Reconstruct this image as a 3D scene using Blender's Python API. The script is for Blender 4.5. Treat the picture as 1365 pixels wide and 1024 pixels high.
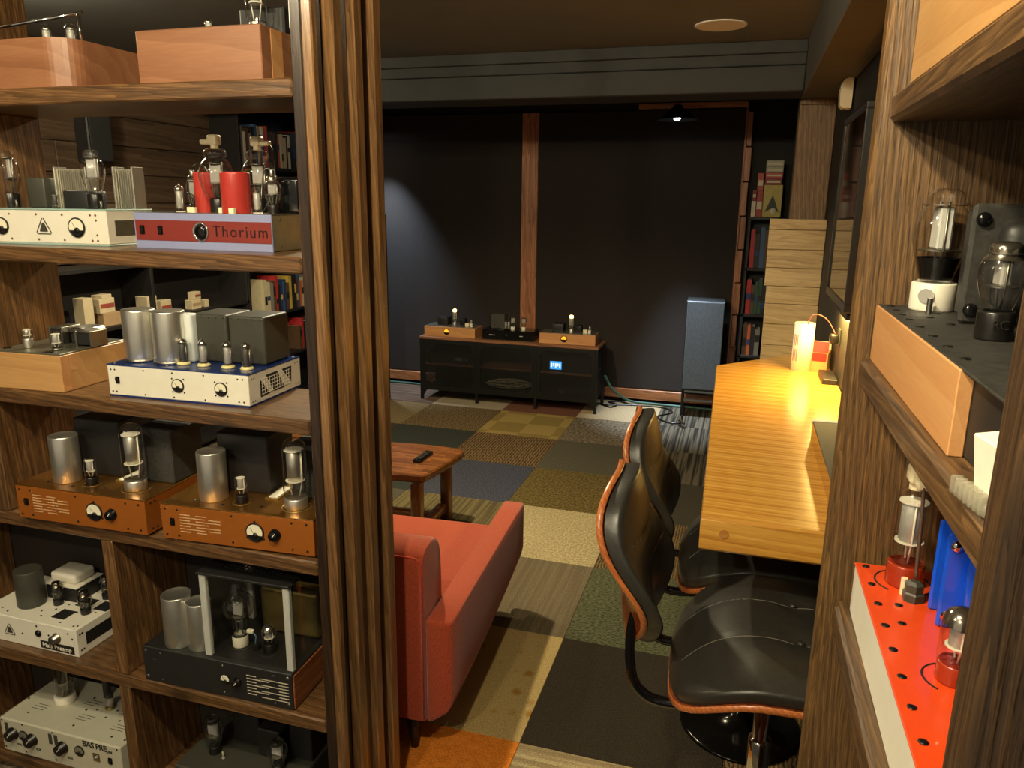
import bpy, bmesh, math, random
from mathutils import Vector, Matrix

# ------------------------------------------------------------------ camera, world, lights, exposure
scene = bpy.context.scene
for _o in list(bpy.data.objects):
    bpy.data.objects.remove(_o)
COL = scene.collection
R = math.radians
random.seed(11)

cam_data = bpy.data.cameras.new('camera')
cam = bpy.data.objects.new('camera', cam_data)
COL.objects.link(cam)
scene.camera = cam
CAM_YAW, CAM_PITCH, CAM_ROLL, CAM_F = 0.2912, 0.2371, 0.0120, 1009.93      # radians, focal length in pixels of a 1365 px wide frame
cam_data.sensor_width = 36.0
cam_data.lens = CAM_F / 1365.0 * 36.0
cam_data.clip_start = 0.02
cam_data.clip_end = 60
_fw = Vector((-math.sin(CAM_YAW) * math.cos(CAM_PITCH), math.cos(CAM_YAW) * math.cos(CAM_PITCH), -math.sin(CAM_PITCH)))
_rt = Vector((math.cos(CAM_YAW), math.sin(CAM_YAW), 0))
_up = _rt.cross(_fw)
_r2 = _rt * math.cos(CAM_ROLL) + _up * math.sin(CAM_ROLL)
_u2 = -_rt * math.sin(CAM_ROLL) + _up * math.cos(CAM_ROLL)
_m = Matrix((_r2, _u2, -_fw)).transposed().to_4x4()
_m.translation = Vector((0.5477, -1.9567, 1.6393))
cam.matrix_world = _m

scene.view_settings.view_transform = 'Standard'
scene.view_settings.look = 'None'
scene.view_settings.exposure = 0.18
scene.view_settings.gamma = 1.0
scene.view_settings.use_curve_mapping = False

world = bpy.data.worlds.new('world')
scene.world = world
world.use_nodes = True
_bg = world.node_tree.nodes['Background']
_bg.inputs[0].default_value = (1.0, 0.86, 0.66, 1)
_bg.inputs[1].default_value = 0.33

def light(name, kind, loc, power, color, size=0.08, target=None, angle=None, blend=0.5):
    d = bpy.data.lights.new(name, kind)
    d.energy = power
    d.color = color
    if kind in ('POINT', 'SPOT'):
        d.shadow_soft_size = size
    if kind == 'SPOT':
        d.spot_size = R(angle or 120); d.spot_blend = blend
    if kind == 'AREA':
        d.size = size
    o = bpy.data.objects.new(name, d)
    COL.objects.link(o)
    o.location = loc
    if target is not None:
        o.rotation_euler = (Vector(target) - Vector(loc)).to_track_quat('-Z', 'Y').to_euler()
    return o

WARM = (1.0, 0.86, 0.57)
# recessed ceiling lamps on the camera's side of the shelves
DOWN = Vector((0, 0, -1))
def downlight(name, loc, power, ang=150, size=.045, color=None):
    return light(name, 'SPOT', loc, power, color or WARM, size, Vector(loc) + DOWN, ang, .35)
light('ceiling_lamp_key', 'POINT', (0.10, -1.66, 2.40), 78, WARM, 0.04)
light('ceiling_lamp_side', 'POINT', (-0.30, -2.75, 2.40), 58, WARM, 0.04)
light('ceiling_lamp_aisle', 'POINT', (-1.00, -1.85, 2.40), 36, WARM, 0.04)
# lamp left of the shelves, then two added fills over the seating area
light('ceiling_lamp_left', 'POINT', (-2.25, 0.30, 2.38), 32, WARM, 0.04)
downlight('fill_lamp_rear', (-1.75, 1.5, 2.43), 80, 125)  # added fill spot, brightens the left bookcase
downlight('fill_lamp_room', (-0.9, 1.1, 2.43), 190)  # added fill spot, lifts the table and middle floor

# ------------------------------------------------------------------ mesh helpers
class MB:
    def __init__(s):
        s.v = []; s.f = []; s.s = []
    def add(s, vs, fs, smooth=False, M=None):
        n = len(s.v)
        for p in vs:
            p = Vector(p)
            s.v.append(tuple(M @ p) if M is not None else tuple(p))
        for f in fs:
            s.f.append([i + n for i in f]); s.s.append(smooth)
        return s
    def box(s, x0, x1, y0, y1, z0, z1, b=0.0, M=None):
        if x0 > x1: x0, x1 = x1, x0
        if y0 > y1: y0, y1 = y1, y0
        if z0 > z1: z0, z1 = z1, z0
        b = min(b, (x1 - x0) * .45, (y1 - y0) * .45, (z1 - z0) * .45)
        if b <= 0:
            vs = [(x, y, z) for x in (x0, x1) for y in (y0, y1) for z in (z0, z1)]
            fs = [(0, 1, 3, 2), (4, 6, 7, 5), (0, 4, 5, 1), (2, 3, 7, 6), (0, 2, 6, 4), (1, 5, 7, 3)]
            return s.add(vs, fs, False, M)
        vs = []; idx = {}
        for ix in (0, 1):
            for iy in (0, 1):
                for iz in (0, 1):
                    X = (x0, x1)[ix]; Y = (y0, y1)[iy]; Z = (z0, z1)[iz]
                    dx = b if ix == 0 else -b; dy = b if iy == 0 else -b; dz = b if iz == 0 else -b
                    for a, p in ((0, (X, Y + dy, Z + dz)), (1, (X + dx, Y, Z + dz)), (2, (X + dx, Y + dy, Z))):
                        idx[(ix, iy, iz, a)] = len(vs); vs.append(p)
        fs = []
        for a in range(3):
            for k in (0, 1):
                q = []
                for (u, w) in ((0, 0), (1, 0), (1, 1), (0, 1)):
                    c = [u, w]; c.insert(a, k)
                    q.append(idx[(c[0], c[1], c[2], a)])
                fs.append(q if (k == 1) == (a != 1) else q[::-1])
        for a in range(3):                       # edges along axis a
            o1, o2 = [i for i in range(3) if i != a]
            for k1 in (0, 1):
                for k2 in (0, 1):
                    c0 = [0, 0, 0]; c0[o1] = k1; c0[o2] = k2
                    c1 = list(c0); c1[a] = 1
                    fs.append([idx[(*c0, o1)], idx[(*c0, o2)], idx[(*c1, o2)], idx[(*c1, o1)]])
        for ix in (0, 1):
            for iy in (0, 1):
                for iz in (0, 1):
                    fs.append([idx[(ix, iy, iz, a)] for a in range(3)])
        return s.add(vs, fs, False, M)
    def lathe(s, prof, seg=24, M=None, smooth=True, cap0=True, cap1=True):
        vs = []; fs = []; rings = []
        for (r, z) in prof:
            if r < 1e-6:
                rings.append([len(vs)]); vs.append((0, 0, z))
            else:
                rings.append(list(range(len(vs), len(vs) + seg)))
                for k in range(seg):
                    a = 2 * math.pi * k / seg
                    vs.append((r * math.cos(a), r * math.sin(a), z))
        for a, b in zip(rings[:-1], rings[1:]):
            for k in range(seg):
                k2 = (k + 1) % seg
                if len(a) == 1 and len(b) == 1: continue
                if len(a) == 1: fs.append([a[0], b[k2], b[k]])
                elif len(b) == 1: fs.append([a[k], a[k2], b[0]])
                else: fs.append([a[k], a[k2], b[k2], b[k]])
        s.add(vs, fs, smooth, M)
        n = len(s.v) - len(vs)
        if cap0 and len(rings[0]) > 1: s.f.append([n + i for i in rings[0]][::-1]); s.s.append(False)
        if cap1 and len(rings[-1]) > 1: s.f.append([n + i for i in rings[-1]]); s.s.append(False)
        return s
    def cyl(s, x, y, z0, z1, r, seg=20, b=0.0, M=None):
        T = Matrix.Translation((x, y, 0))
        if M is not None: T = M @ T
        if b > 0:
            return s.lathe([(r - b, z0), (r, z0 + b), (r, z1 - b), (r - b, z1)], seg, T)
        # sharp rims: separate rings for caps
        s.lathe([(r, z0), (r, z1)], seg, T, True, False, False)
        s.lathe([(0, z0), (r, z0)][::-1], seg, T, False, False, False)
        s.lathe([(r, z1), (0, z1)], seg, T, False, False, False)
        return s
    def disc(s, M, r, seg=20, h=0.002):
        return s.cyl(0, 0, 0, h, r, seg, 0, M)
    def tube(s, pts, r, seg=8, closed=False, M=None):
        pts = [Vector(p) for p in pts]
        n = len(pts); vs = []; fs = []
        prev = None
        for i, p in enumerate(pts):
            if closed: t = pts[(i + 1) % n] - pts[i - 1]
            else: t = pts[min(i + 1, n - 1)] - pts[max(i - 1, 0)]
            t.normalize()
            if prev is None:
                a = Vector((0, 0, 1)) if abs(t.z) < .9 else Vector((1, 0, 0))
                u = t.cross(a).normalized()
            else:
                u = (prev - t * prev.dot(t)).normalized()
            prev = u
            w = t.cross(u)
            rr = r(i / (n - 1)) if callable(r) else r
            for k in range(seg):
                a = 2 * math.pi * k / seg
                vs.append(p + (u * math.cos(a) + w * math.sin(a)) * rr)
        m = n if closed else n - 1
        for i in range(m):
            j = (i + 1) % n
            for k in range(seg):
                k2 = (k + 1) % seg
                fs.append([i * seg + k, i * seg + k2, j * seg + k2, j * seg + k])
        s.add(vs, fs, True, M)
        if not closed:
            b = len(s.v) - len(vs)
            s.f.append([b + k for k in range(seg)][::-1]); s.s.append(False)
            s.f.append([b + (n - 1) * seg + k for k in range(seg)]); s.s.append(False)
        return s
    def prism(s, poly, z0, z1, M=None):
        n = len(poly)
        vs = [(x, y, z0) for x, y in poly] + [(x, y, z1) for x, y in poly]
        fs = [list(range(n))[::-1], list(range(n, 2 * n))]
        for i in range(n):
            j = (i + 1) % n
            fs.append([i, j, n + j, n + i])
        return s.add(vs, fs, False, M)
    def grid(s, fn, nu, nv, smooth=True, M=None, wrap_u=False):
        vs = []; fs = []
        for j in range(nv + 1):
            for i in range(nu if wrap_u else nu + 1):
                vs.append(fn(i / nu, j / nv))
        w = nu if wrap_u else nu + 1
        for j in range(nv):
            for i in range(nu):
                i2 = (i + 1) % w if wrap_u else i + 1
                fs.append([j * w + i, j * w + i2, (j + 1) * w + i2, (j + 1) * w + i])
        return s.add(vs, fs, smooth, M)
    def rbox(s, x0, x1, y0, y1, z0, z1, r, seg=4, M=None, warp=None):
        bm = bmesh.new()
        bmesh.ops.create_cube(bm, size=1)
        for v in bm.verts:
            v.co = Vector(((x0 + x1) / 2 + v.co.x * (x1 - x0), (y0 + y1) / 2 + v.co.y * (y1 - y0), (z0 + z1) / 2 + v.co.z * (z1 - z0)))
        bmesh.ops.bevel(bm, geom=list(bm.edges) + list(bm.verts), offset=r, segments=seg, profile=0.5, affect='EDGES')
        if warp:
            bmesh.ops.subdivide_edges(bm, edges=[e for e in bm.edges if e.calc_length() > 0.12], cuts=6, use_grid_fill=True)
            for v in bm.verts: v.co = Vector(warp(*v.co))
        bm.verts.index_update()
        vs = [tuple(v.co) for v in bm.verts]; fs = [[v.index for v in f.verts] for f in bm.faces]
        bm.free()
        return s.add(vs, fs, True, M)
    def mesh(s, name):
        me = bpy.data.meshes.new(name)
        me.from_pydata(s.v, [], s.f)
        me.polygons.foreach_set('use_smooth', s.s)
        me.update()
        bm = bmesh.new(); bm.from_mesh(me)
        bmesh.ops.recalc_face_normals(bm, faces=bm.faces)
        bm.to_mesh(me); bm.free()
        return me

def obj(name, mb, mat, parent=None, loc=None, rot=None, kind=None, label=None, wn=False):
    me = mb.mesh(name) if isinstance(mb, MB) else mb
    if mat is not None and len(me.materials) == 0: me.materials.append(mat)
    o = bpy.data.objects.new(name, me)
    COL.objects.link(o)
    if parent is not None: o.parent = parent
    if loc is not None: o.location = loc
    if rot is not None: o.rotation_euler = rot
    if kind: o['kind'] = kind
    if label: o['label'] = label
    if wn:
        m = o.modifiers.new('weighted', 'WEIGHTED_NORMAL'); m.keep_sharp = False
    return o
def thing(name, label, cat, loc=(0, 0, 0), rz=0.0, group=None):
    o = bpy.data.objects.new(name, None)
    o.empty_display_size = 0.05
    COL.objects.link(o)
    o.location = loc; o.rotation_euler = (0, 0, rz)
    o['label'] = label; o['category'] = cat
    if group: o['group'] = group
    return o
def tag(o, label, cat, group=None):
    o['label'] = label; o['category'] = cat
    if group: o['group'] = group
    return o
def struct(name, mb, mat, parent=None):
    return obj(name, mb, mat, parent, kind=None if parent else 'structure')
def copy_tree(o, parent=None):
    c = o.copy(); COL.objects.link(c); c.parent = parent
    for ch in list(o.children): copy_tree(ch, c)
    return c
def rotx(a): return Matrix.Rotation(a, 4, 'X')
def roty(a): return Matrix.Rotation(a, 4, 'Y')
def rotz(a): return Matrix.Rotation(a, 4, 'Z')
def T(x, y, z): return Matrix.Translation((x, y, z))
def FR(x, y, z): return T(x, y, z) @ rotx(R(90))      # lathe axis pointing at the viewer (local -Y)
def text_mesh(body, size, extrude=0.0008, spacing=1.0, offset=0.0):
    cu = bpy.data.curves.new('txt', 'FONT')
    cu.body = body; cu.size = size; cu.extrude = extrude; cu.align_x = 'CENTER'; cu.align_y = 'CENTER'; cu.space_character = spacing
    cu.resolution_u = 3; cu.offset = offset
    to = bpy.data.objects.new('txt', cu)
    COL.objects.link(to)
    dg = bpy.context.evaluated_depsgraph_get()
    me = bpy.data.meshes.new_from_object(to.evaluated_get(dg))
    bpy.data.objects.remove(to); bpy.data.curves.remove(cu)
    return me
def front_text(name, body, size, mat, parent, x, y, z, spacing=1.0, rot=(R(90), 0, 0), offset=0.0):
    me = text_mesh(body, size, spacing=spacing, offset=offset)
    me.materials.clear(); me.materials.append(mat)
    o = bpy.data.objects.new(name, me); COL.objects.link(o)
    o.parent = parent; o.location = (x, y, z); o.rotation_euler = rot
    return o

# ------------------------------------------------------------------ materials
MATS = {}
def new_mat(name):
    m = bpy.data.materials.new(name); m.use_nodes = True
    nt = m.node_tree; nt.nodes.clear()
    out = nt.nodes.new('ShaderNodeOutputMaterial')
    return m, nt, out
def N(nt, typ, **kw):
    n = nt.nodes.new(typ)
    for k, v in kw.items():
        if isinstance(k, str) and k.startswith('i_'):
            n.inputs[k[2:].replace('_', ' ')].default_value = v
        else: setattr(n, k, v)
    return n
def c4(c): return (c[0], c[1], c[2], 1.0)
def sr(r, g, b):                       # sRGB 0..255 to linear
    f = lambda c: (c / 255 / 12.92) if c / 255 <= .04045 else ((c / 255 + .055) / 1.055) ** 2.4
    return (f(r), f(g), f(b))
def plain(name, col, rough=0.5, metal=0.0, noise=0.06, nscale=40.0, bump=0.0, coat=0.0, spec=0.5, emit=None, estr=0.0):
    if name in MATS: return MATS[name]
    m, nt, out = new_mat(name)
    p = N(nt, 'ShaderNodeBsdfPrincipled')
    p.inputs['Roughness'].default_value = rough; p.inputs['Metallic'].default_value = metal
    p.inputs['Coat Weight'].default_value = coat; p.inputs['Specular IOR Level'].default_value = spec
    tc = N(nt, 'ShaderNodeTexCoord')
    nz = N(nt, 'ShaderNodeTexNoise'); nz.inputs['Scale'].default_value = nscale; nz.inputs['Detail'].default_value = 3
    nt.links.new(tc.outputs['Object'], nz.inputs['Vector'])
    cr = N(nt, 'ShaderNodeValToRGB')
    cr.color_ramp.elements[0].position = .3; cr.color_ramp.elements[1].position = .7
    cr.color_ramp.elements[0].color = c4([max(0, c * (1 - noise)) for c in col]); cr.color_ramp.elements[1].color = c4([min(1, c * (1 + noise)) for c in col])
    nt.links.new(nz.outputs['Fac'], cr.inputs['Fac'])
    nt.links.new(cr.outputs['Color'], p.inputs['Base Color'])
    if bump:
        b = N(nt, 'ShaderNodeBump'); b.inputs['Strength'].default_value = bump; b.inputs['Distance'].default_value = .002
        nt.links.new(nz.outputs['Fac'], b.inputs['Height']); nt.links.new(b.outputs['Normal'], p.inputs['Normal'])
    if emit:
        p.inputs['Emission Color'].default_value = c4(emit); p.inputs['Emission Strength'].default_value = estr
    nt.links.new(p.outputs[0], out.inputs[0])
    MATS[name] = m
    return m
def wood(name, dark, mid, lite, axis='x', scale=1.0, rough=.45, bands=9.0, distort=7.0, bump=.25, coat=0.0, var=.35, stretch=.07, blotch=.35, fine=260.0, knots=0.0):
    """Long grained timber: wave bands bent by noise, drawn out along the board's axis, with fine pores and stain blotches."""
    if name in MATS: return MATS[name]
    m, nt, out = new_mat(name); L = nt.links.new
    p = N(nt, 'ShaderNodeBsdfPrincipled'); p.inputs['Roughness'].default_value = rough; p.inputs['Coat Weight'].default_value = coat
    p.inputs['Coat Roughness'].default_value = .15
    tc = N(nt, 'ShaderNodeTexCoord'); oi = N(nt, 'ShaderNodeObjectInfo')
    mul = N(nt, 'ShaderNodeMath', operation='MULTIPLY'); mul.inputs[1].default_value = 37.0
    L(oi.outputs['Random'], mul.inputs[0])
    add = N(nt, 'ShaderNodeVectorMath', operation='ADD')
    L(tc.outputs['Object'], add.inputs[0]); L(mul.outputs[0], add.inputs[1])
    mp = N(nt, 'ShaderNodeMapping')
    sc = {'x': (stretch, 1, 1), 'y': (1, stretch, 1), 'z': (1, 1, stretch)}[axis]
    mp.inputs['Scale'].default_value = [k * scale for k in sc]
    L(add.outputs[0], mp.inputs['Vector'])
    wv = N(nt, 'ShaderNodeTexWave', wave_type='BANDS', bands_direction='DIAGONAL', wave_profile='SIN')
    wv.inputs['Scale'].default_value = bands; wv.inputs['Distortion'].default_value = distort
    wv.inputs['Detail'].default_value = 3; wv.inputs['Detail Scale'].default_value = 1.6
    L(mp.outputs[0], wv.inputs['Vector'])
    fn = N(nt, 'ShaderNodeTexNoise'); fn.inputs['Scale'].default_value = fine; fn.inputs['Detail'].default_value = 3
    L(mp.outputs[0], fn.inputs['Vector'])
    bn = N(nt, 'ShaderNodeTexNoise'); bn.inputs['Scale'].default_value = 5; bn.inputs['Detail'].default_value = 3
    L(mp.outputs[0], bn.inputs['Vector'])
    w2_ = N(nt, 'ShaderNodeTexWave', wave_type='BANDS', bands_direction='DIAGONAL', wave_profile='SAW')
    w2_.inputs['Scale'].default_value = bands * 2.7; w2_.inputs['Distortion'].default_value = distort * 1.6
    w2_.inputs['Detail'].default_value = 2; w2_.inputs['Detail Scale'].default_value = .9
    L(mp.outputs[0], w2_.inputs['Vector'])
    m0 = N(nt, 'ShaderNodeMix', data_type='FLOAT'); m0.inputs[0].default_value = .6
    L(wv.outputs['Fac'], m0.inputs[2]); L(w2_.outputs['Fac'], m0.inputs[3])
    mx = N(nt, 'ShaderNodeMix', data_type='FLOAT'); mx.inputs[0].default_value = .52
    L(m0.outputs[0], mx.inputs[2]); L(fn.outputs['Fac'], mx.inputs[3])
    mx2 = N(nt, 'ShaderNodeMix', data_type='FLOAT'); mx2.inputs[0].default_value = blotch
    L(mx.outputs[0], mx2.inputs[2]); L(bn.outputs['Fac'], mx2.inputs[3])
    cr = N(nt, 'ShaderNodeValToRGB')
    e = cr.color_ramp.elements
    e[0].position = .26; e[0].color = c4(dark); e[1].position = .74; e[1].color = c4(lite)
    k = e.new(.5); k.color = c4(mid)
    L(mx2.outputs[0], cr.inputs['Fac'])
    colr = cr.outputs['Color']
    if knots:
        km = N(nt, 'ShaderNodeMapping'); km.inputs['Scale'].default_value = {'x': (.7, 1, 1), 'y': (1, .7, 1), 'z': (1, 1, .7)}[axis]
        L(add.outputs[0], km.inputs['Vector'])
        vo = N(nt, 'ShaderNodeTexVoronoi'); vo.inputs['Scale'].default_value = knots
        L(km.outputs[0], vo.inputs['Vector'])
        kr = N(nt, 'ShaderNodeMapRange', clamp=True); kr.inputs['From Min'].default_value = .07; kr.inputs['From Max'].default_value = .21; kr.inputs['To Min'].default_value = .8; kr.inputs['To Max'].default_value = 0.0
        L(vo.outputs['Distance'], kr.inputs['Value'])
        kx = N(nt, 'ShaderNodeMix', data_type='RGBA'); L(kr.outputs[0], kx.inputs[0]); L(colr, kx.inputs[6]); kx.inputs[7].default_value = c4([c * .8 for c in dark])
        colr = kx.outputs[2]
    hv = N(nt, 'ShaderNodeHueSaturation')
    mr = N(nt, 'ShaderNodeMapRange'); mr.inputs['To Min'].default_value = 1 - var; mr.inputs['To Max'].default_value = 1 + var
    L(oi.outputs['Random'], mr.inputs['Value']); L(mr.outputs[0], hv.inputs['Value'])
    L(colr, hv.inputs['Color']); L(hv.outputs['Color'], p.inputs['Base Color'])
    b = N(nt, 'ShaderNodeBump'); b.inputs['Strength'].default_value = bump; b.inputs['Distance'].default_value = .003
    L(mx.outputs[0], b.inputs['Height']); L(b.outputs['Normal'], p.inputs['Normal'])
    L(p.outputs[0], out.inputs[0])
    MATS[name] = m
    return m
def glass_mat(name, tint=(1, 1, 1), rough=.02, ior=1.5, body=0.0, bodycol=(.5, .5, .5), boost=1.0):
    """Thin blown or flat glass: clear with a Fresnel sheen, optional grey film."""
    if name in MATS: return MATS[name]
    m, nt, out = new_mat(name); L = nt.links.new
    tr = N(nt, 'ShaderNodeBsdfTransparent'); tr.inputs[0].default_value = c4(tint)
    gl = N(nt, 'ShaderNodeBsdfGlossy'); gl.inputs['Roughness'].default_value = rough
    ge = N(nt, 'ShaderNodeNewGeometry')
    dt = N(nt, 'ShaderNodeVectorMath', operation='DOT_PRODUCT'); L(ge.outputs['Normal'], dt.inputs[0]); L(ge.outputs['Incoming'], dt.inputs[1])
    ab = N(nt, 'ShaderNodeMath', operation='ABSOLUTE'); L(dt.outputs['Value'], ab.inputs[0])
    om = N(nt, 'ShaderNodeMath', operation='SUBTRACT'); om.inputs[0].default_value = 1.0; L(ab.outputs[0], om.inputs[1])
    pw = N(nt, 'ShaderNodeMath', operation='POWER'); pw.inputs[1].default_value = 3.5; L(om.outputs[0], pw.inputs[0])
    f0 = ((ior - 1) / (ior + 1)) ** 2
    ml = N(nt, 'ShaderNodeMath', operation='MULTIPLY_ADD', use_clamp=True); ml.inputs[1].default_value = .75 * boost; ml.inputs[2].default_value = f0 * boost
    L(pw.outputs[0], ml.inputs[0])
    mx = N(nt, 'ShaderNodeMixShader'); L(ml.outputs[0], mx.inputs[0]); L(tr.outputs[0], mx.inputs[1]); L(gl.outputs[0], mx.inputs[2])
    if body:
        df = N(nt, 'ShaderNodeBsdfDiffuse'); df.inputs[0].default_value = c4(bodycol)
        m2 = N(nt, 'ShaderNodeMixShader'); m2.inputs[0].default_value = body
        L(mx.outputs[0], m2.inputs[1]); L(df.outputs[0], m2.inputs[2]); L(m2.outputs[0], out.inputs[0])
    else: L(mx.outputs[0], out.inputs[0])
    MATS[name] = m
    return m
def carpet(name, kind, c1, c2, c3=None, scale=60.0, axis='x'):
    if name in MATS: return MATS[name]
    m, nt, out = new_mat(name); L = nt.links.new
    p = N(nt, 'ShaderNodeBsdfPrincipled'); p.inputs['Roughness'].default_value = 1.0; p.inputs['Specular IOR Level'].default_value = .05
    tc = N(nt, 'ShaderNodeTexCoord')
    fine = N(nt, 'ShaderNodeTexNoise'); fine.inputs['Scale'].default_value = 260; fine.inputs['Detail'].default_value = 2
    L(tc.outputs['Object'], fine.inputs['Vector'])
    mp = N(nt, 'ShaderNodeMapping'); L(tc.outputs['Object'], mp.inputs['Vector'])
    cr = N(nt, 'ShaderNodeValToRGB'); e = cr.color_ramp.elements
    e[0].color = c4(c1); e[1].color = c4(c2)
    if kind in ('speckle', 'plain'):
        t = N(nt, 'ShaderNodeTexNoise'); t.inputs['Scale'].default_value = scale; t.inputs['Detail'].default_value = 4
        src = t.outputs['Fac']; e[0].position = .38; e[1].position = .62
    elif kind == 'stripes':
        mp.inputs['Scale'].default_value = (1, .02, 1) if axis == 'y' else (.02, 1, 1)
        t = N(nt, 'ShaderNodeTexNoise'); t.inputs['Scale'].default_value = scale; t.inputs['Detail'].default_value = 3
        src = t.outputs['Fac']; e[0].position = .44; e[1].position = .56
    elif kind == 'wavy':
        t = N(nt, 'ShaderNodeTexWave', wave_type='BANDS', bands_direction='X' if axis == 'y' else 'Y')
        t.inputs['Scale'].default_value = scale; t.inputs['Distortion'].default_value = 5; t.inputs['Detail'].default_value = 2; t.inputs['Detail Scale'].default_value = 2.5
        src = t.outputs['Fac']; e[0].position = .25; e[1].position = .7
    elif kind == 'ribs':
        mp.inputs['Scale'].default_value = (.35, 1, 1)
        t = N(nt, 'ShaderNodeTexNoise'); t.inputs['Scale'].default_value = scale; t.inputs['Detail'].default_value = 2
        src = t.outputs['Fac']; e[0].position = .35; e[1].position = .65
    elif kind == 'spots':
        t = N(nt, 'ShaderNodeTexVoronoi'); t.inputs['Scale'].default_value = scale; t.inputs['Randomness'].default_value = .75
        src = t.outputs['Distance']; e[0].position = .12; e[1].position = .34
    elif kind == 'plaid':
        t = N(nt, 'ShaderNodeTexChecker'); t.inputs['Scale'].default_value = scale
        src = t.outputs['Fac']
    L(mp.outputs[0], t.inputs['Vector'])
    L(src, cr.inputs['Fac'])
    col = cr.outputs['Color']
    mul = N(nt, 'ShaderNodeMix', data_type='RGBA', blend_type='MULTIPLY'); mul.inputs[0].default_value = 1.0
    fr = N(nt, 'ShaderNodeMapRange'); fr.inputs['From Min'].default_value = .3; fr.inputs['From Max'].default_value = .7; fr.inputs['To Min'].default_value = .6; fr.inputs['To Max'].default_value = 1.35
    L(fine.outputs['Fac'], fr.inputs['Value']); L(col, mul.inputs[6]); L(fr.outputs[0], mul.inputs[7])
    L(mul.outputs[2], p.inputs['Base Color'])
    b = N(nt, 'ShaderNodeBump'); b.inputs['Strength'].default_value = .6; b.inputs['Distance'].default_value = .004
    L(fine.outputs['Fac'], b.inputs['Height']); L(b.outputs['Normal'], p.inputs['Normal'])
    L(p.outputs[0], out.inputs[0])
    MATS[name] = m
    return m
def fabric(name, col, scale=900.0):
    if name in MATS: return MATS[name]
    m, nt, out = new_mat(name); L = nt.links.new
    p = N(nt, 'ShaderNodeBsdfPrincipled'); p.inputs['Roughness'].default_value = .9; p.inputs['Sheen Weight'].default_value = .25
    p.inputs['Specular IOR Level'].default_value = .1
    tc = N(nt, 'ShaderNodeTexCoord'); mp = N(nt, 'ShaderNodeMapping'); mp.inputs['Scale'].default_value = (1, 1, .25)
    L(tc.outputs['Object'], mp.inputs['Vector'])
    nz = N(nt, 'ShaderNodeTexNoise'); nz.inputs['Scale'].default_value = scale * .4; nz.inputs['Detail'].default_value = 3
    L(mp.outputs[0], nz.inputs['Vector'])
    cr = N(nt, 'ShaderNodeValToRGB'); e = cr.color_ramp.elements
    e[0].position = .3; e[1].position = .7; e[0].color = c4([c * .72 for c in col]); e[1].color = c4([min(1, c * 1.22) for c in col])
    L(nz.outputs['Fac'], cr.inputs['Fac']); L(cr.outputs['Color'], p.inputs['Base Color'])
    b = N(nt, 'ShaderNodeBump'); b.inputs['Strength'].default_value = .35; b.inputs['Distance'].default_value = .001
    L(nz.outputs['Fac'], b.inputs['Height']); L(b.outputs['Normal'], p.inputs['Normal'])
    L(p.outputs[0], out.inputs[0]); MATS[name] = m
    return m
def emission(name, col, s):
    if name in MATS: return MATS[name]
    m, nt, out = new_mat(name)
    e = N(nt, 'ShaderNodeEmission'); e.inputs[0].default_value = c4(col); e.inputs[1].default_value = s
    nt.links.new(e.outputs[0], out.inputs[0]); MATS[name] = m
    return m
def mesh_screen(name, col, cover):
    if name in MATS: return MATS[name]
    m, nt, out = new_mat(name); L = nt.links.new
    tr = N(nt, 'ShaderNodeBsdfTransparent'); df = N(nt, 'ShaderNodeBsdfPrincipled'); df.inputs['Base Color'].default_value = c4(col); df.inputs['Roughness'].default_value = .5
    mx = N(nt, 'ShaderNodeMixShader'); mx.inputs[0].default_value = cover
    L(tr.outputs[0], mx.inputs[1]); L(df.outputs[0], mx.inputs[2]); L(mx.outputs[0], out.inputs[0]); MATS[name] = m
    return m

_sd, _sm, _sl = sr(48, 32, 18), sr(92, 64, 38), sr(138, 100, 62)
SHELF_X = wood('stained_shelf_wood', _sd, _sm, _sl, 'x', bands=26, distort=6, var=.14, rough=.36, coat=.25, knots=5)
SHELF_Z = wood('stained_upright_wood', _sd, _sm, _sl, 'z', bands=22, distort=7, var=.16, rough=.36, coat=.25, knots=5)
BATTEN = wood('stained_batten_wood', sr(74, 50, 28), sr(122, 88, 54), sr(158, 118, 76), 'z', bands=20, distort=5, var=.14, rough=.32, coat=.35)
BATTEN_D = wood('dark_stained_shaded_batten_wood', sr(26, 17, 10), sr(48, 32, 19), sr(78, 54, 32), 'z', bands=20, distort=5, var=.14, rough=.36, coat=.3)  # dark stain, deepened to stand in for shade on the end post
BATTEN_M = wood('mid_stained_batten_wood', sr(44, 29, 16), sr(86, 59, 34), sr(124, 88, 53), 'z', bands=20, knots=4, distort=6, var=.14, rough=.34, coat=.3)
SHELF_Y = wood('stained_side_shelf_wood', sr(46, 33, 20), sr(86, 62, 38), sr(126, 94, 58), 'y', bands=30, distort=6, var=.14, rough=.4, coat=.15, fine=320)
PANEL_Z = wood('weathered_panel_wood', sr(44, 31, 17), sr(96, 69, 37), sr(142, 104, 57), 'z', bands=75, distort=6, var=.10, rough=.5, bump=.5, stretch=.045, fine=420, knots=4)
PANEL_D = wood('dark_panel_wood', sr(30, 21, 13), sr(60, 42, 25), sr(92, 66, 38), 'z', bands=75, distort=6, var=.10, rough=.5, bump=.5, stretch=.045, fine=420)  # darker copy of the panel wood, for the near end panel
MAPLE = wood('maple_wood', sr(168, 122, 72), sr(184, 138, 86), sr(198, 154, 100), 'x', bands=5, distort=5, var=.06, rough=.4, bump=.05)
CHERRY = wood('cherry_wood', sr(122, 78, 52), sr(142, 94, 64), sr(158, 110, 78), 'x', bands=4, distort=6, var=.08, rough=.4, bump=.05)
PALECHERRY = wood('pale_cherry_wood', sr(178, 120, 72), sr(196, 140, 88), sr(208, 156, 102), 'x', bands=3, distort=8, var=.05, rough=.4, bump=.04)
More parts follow.
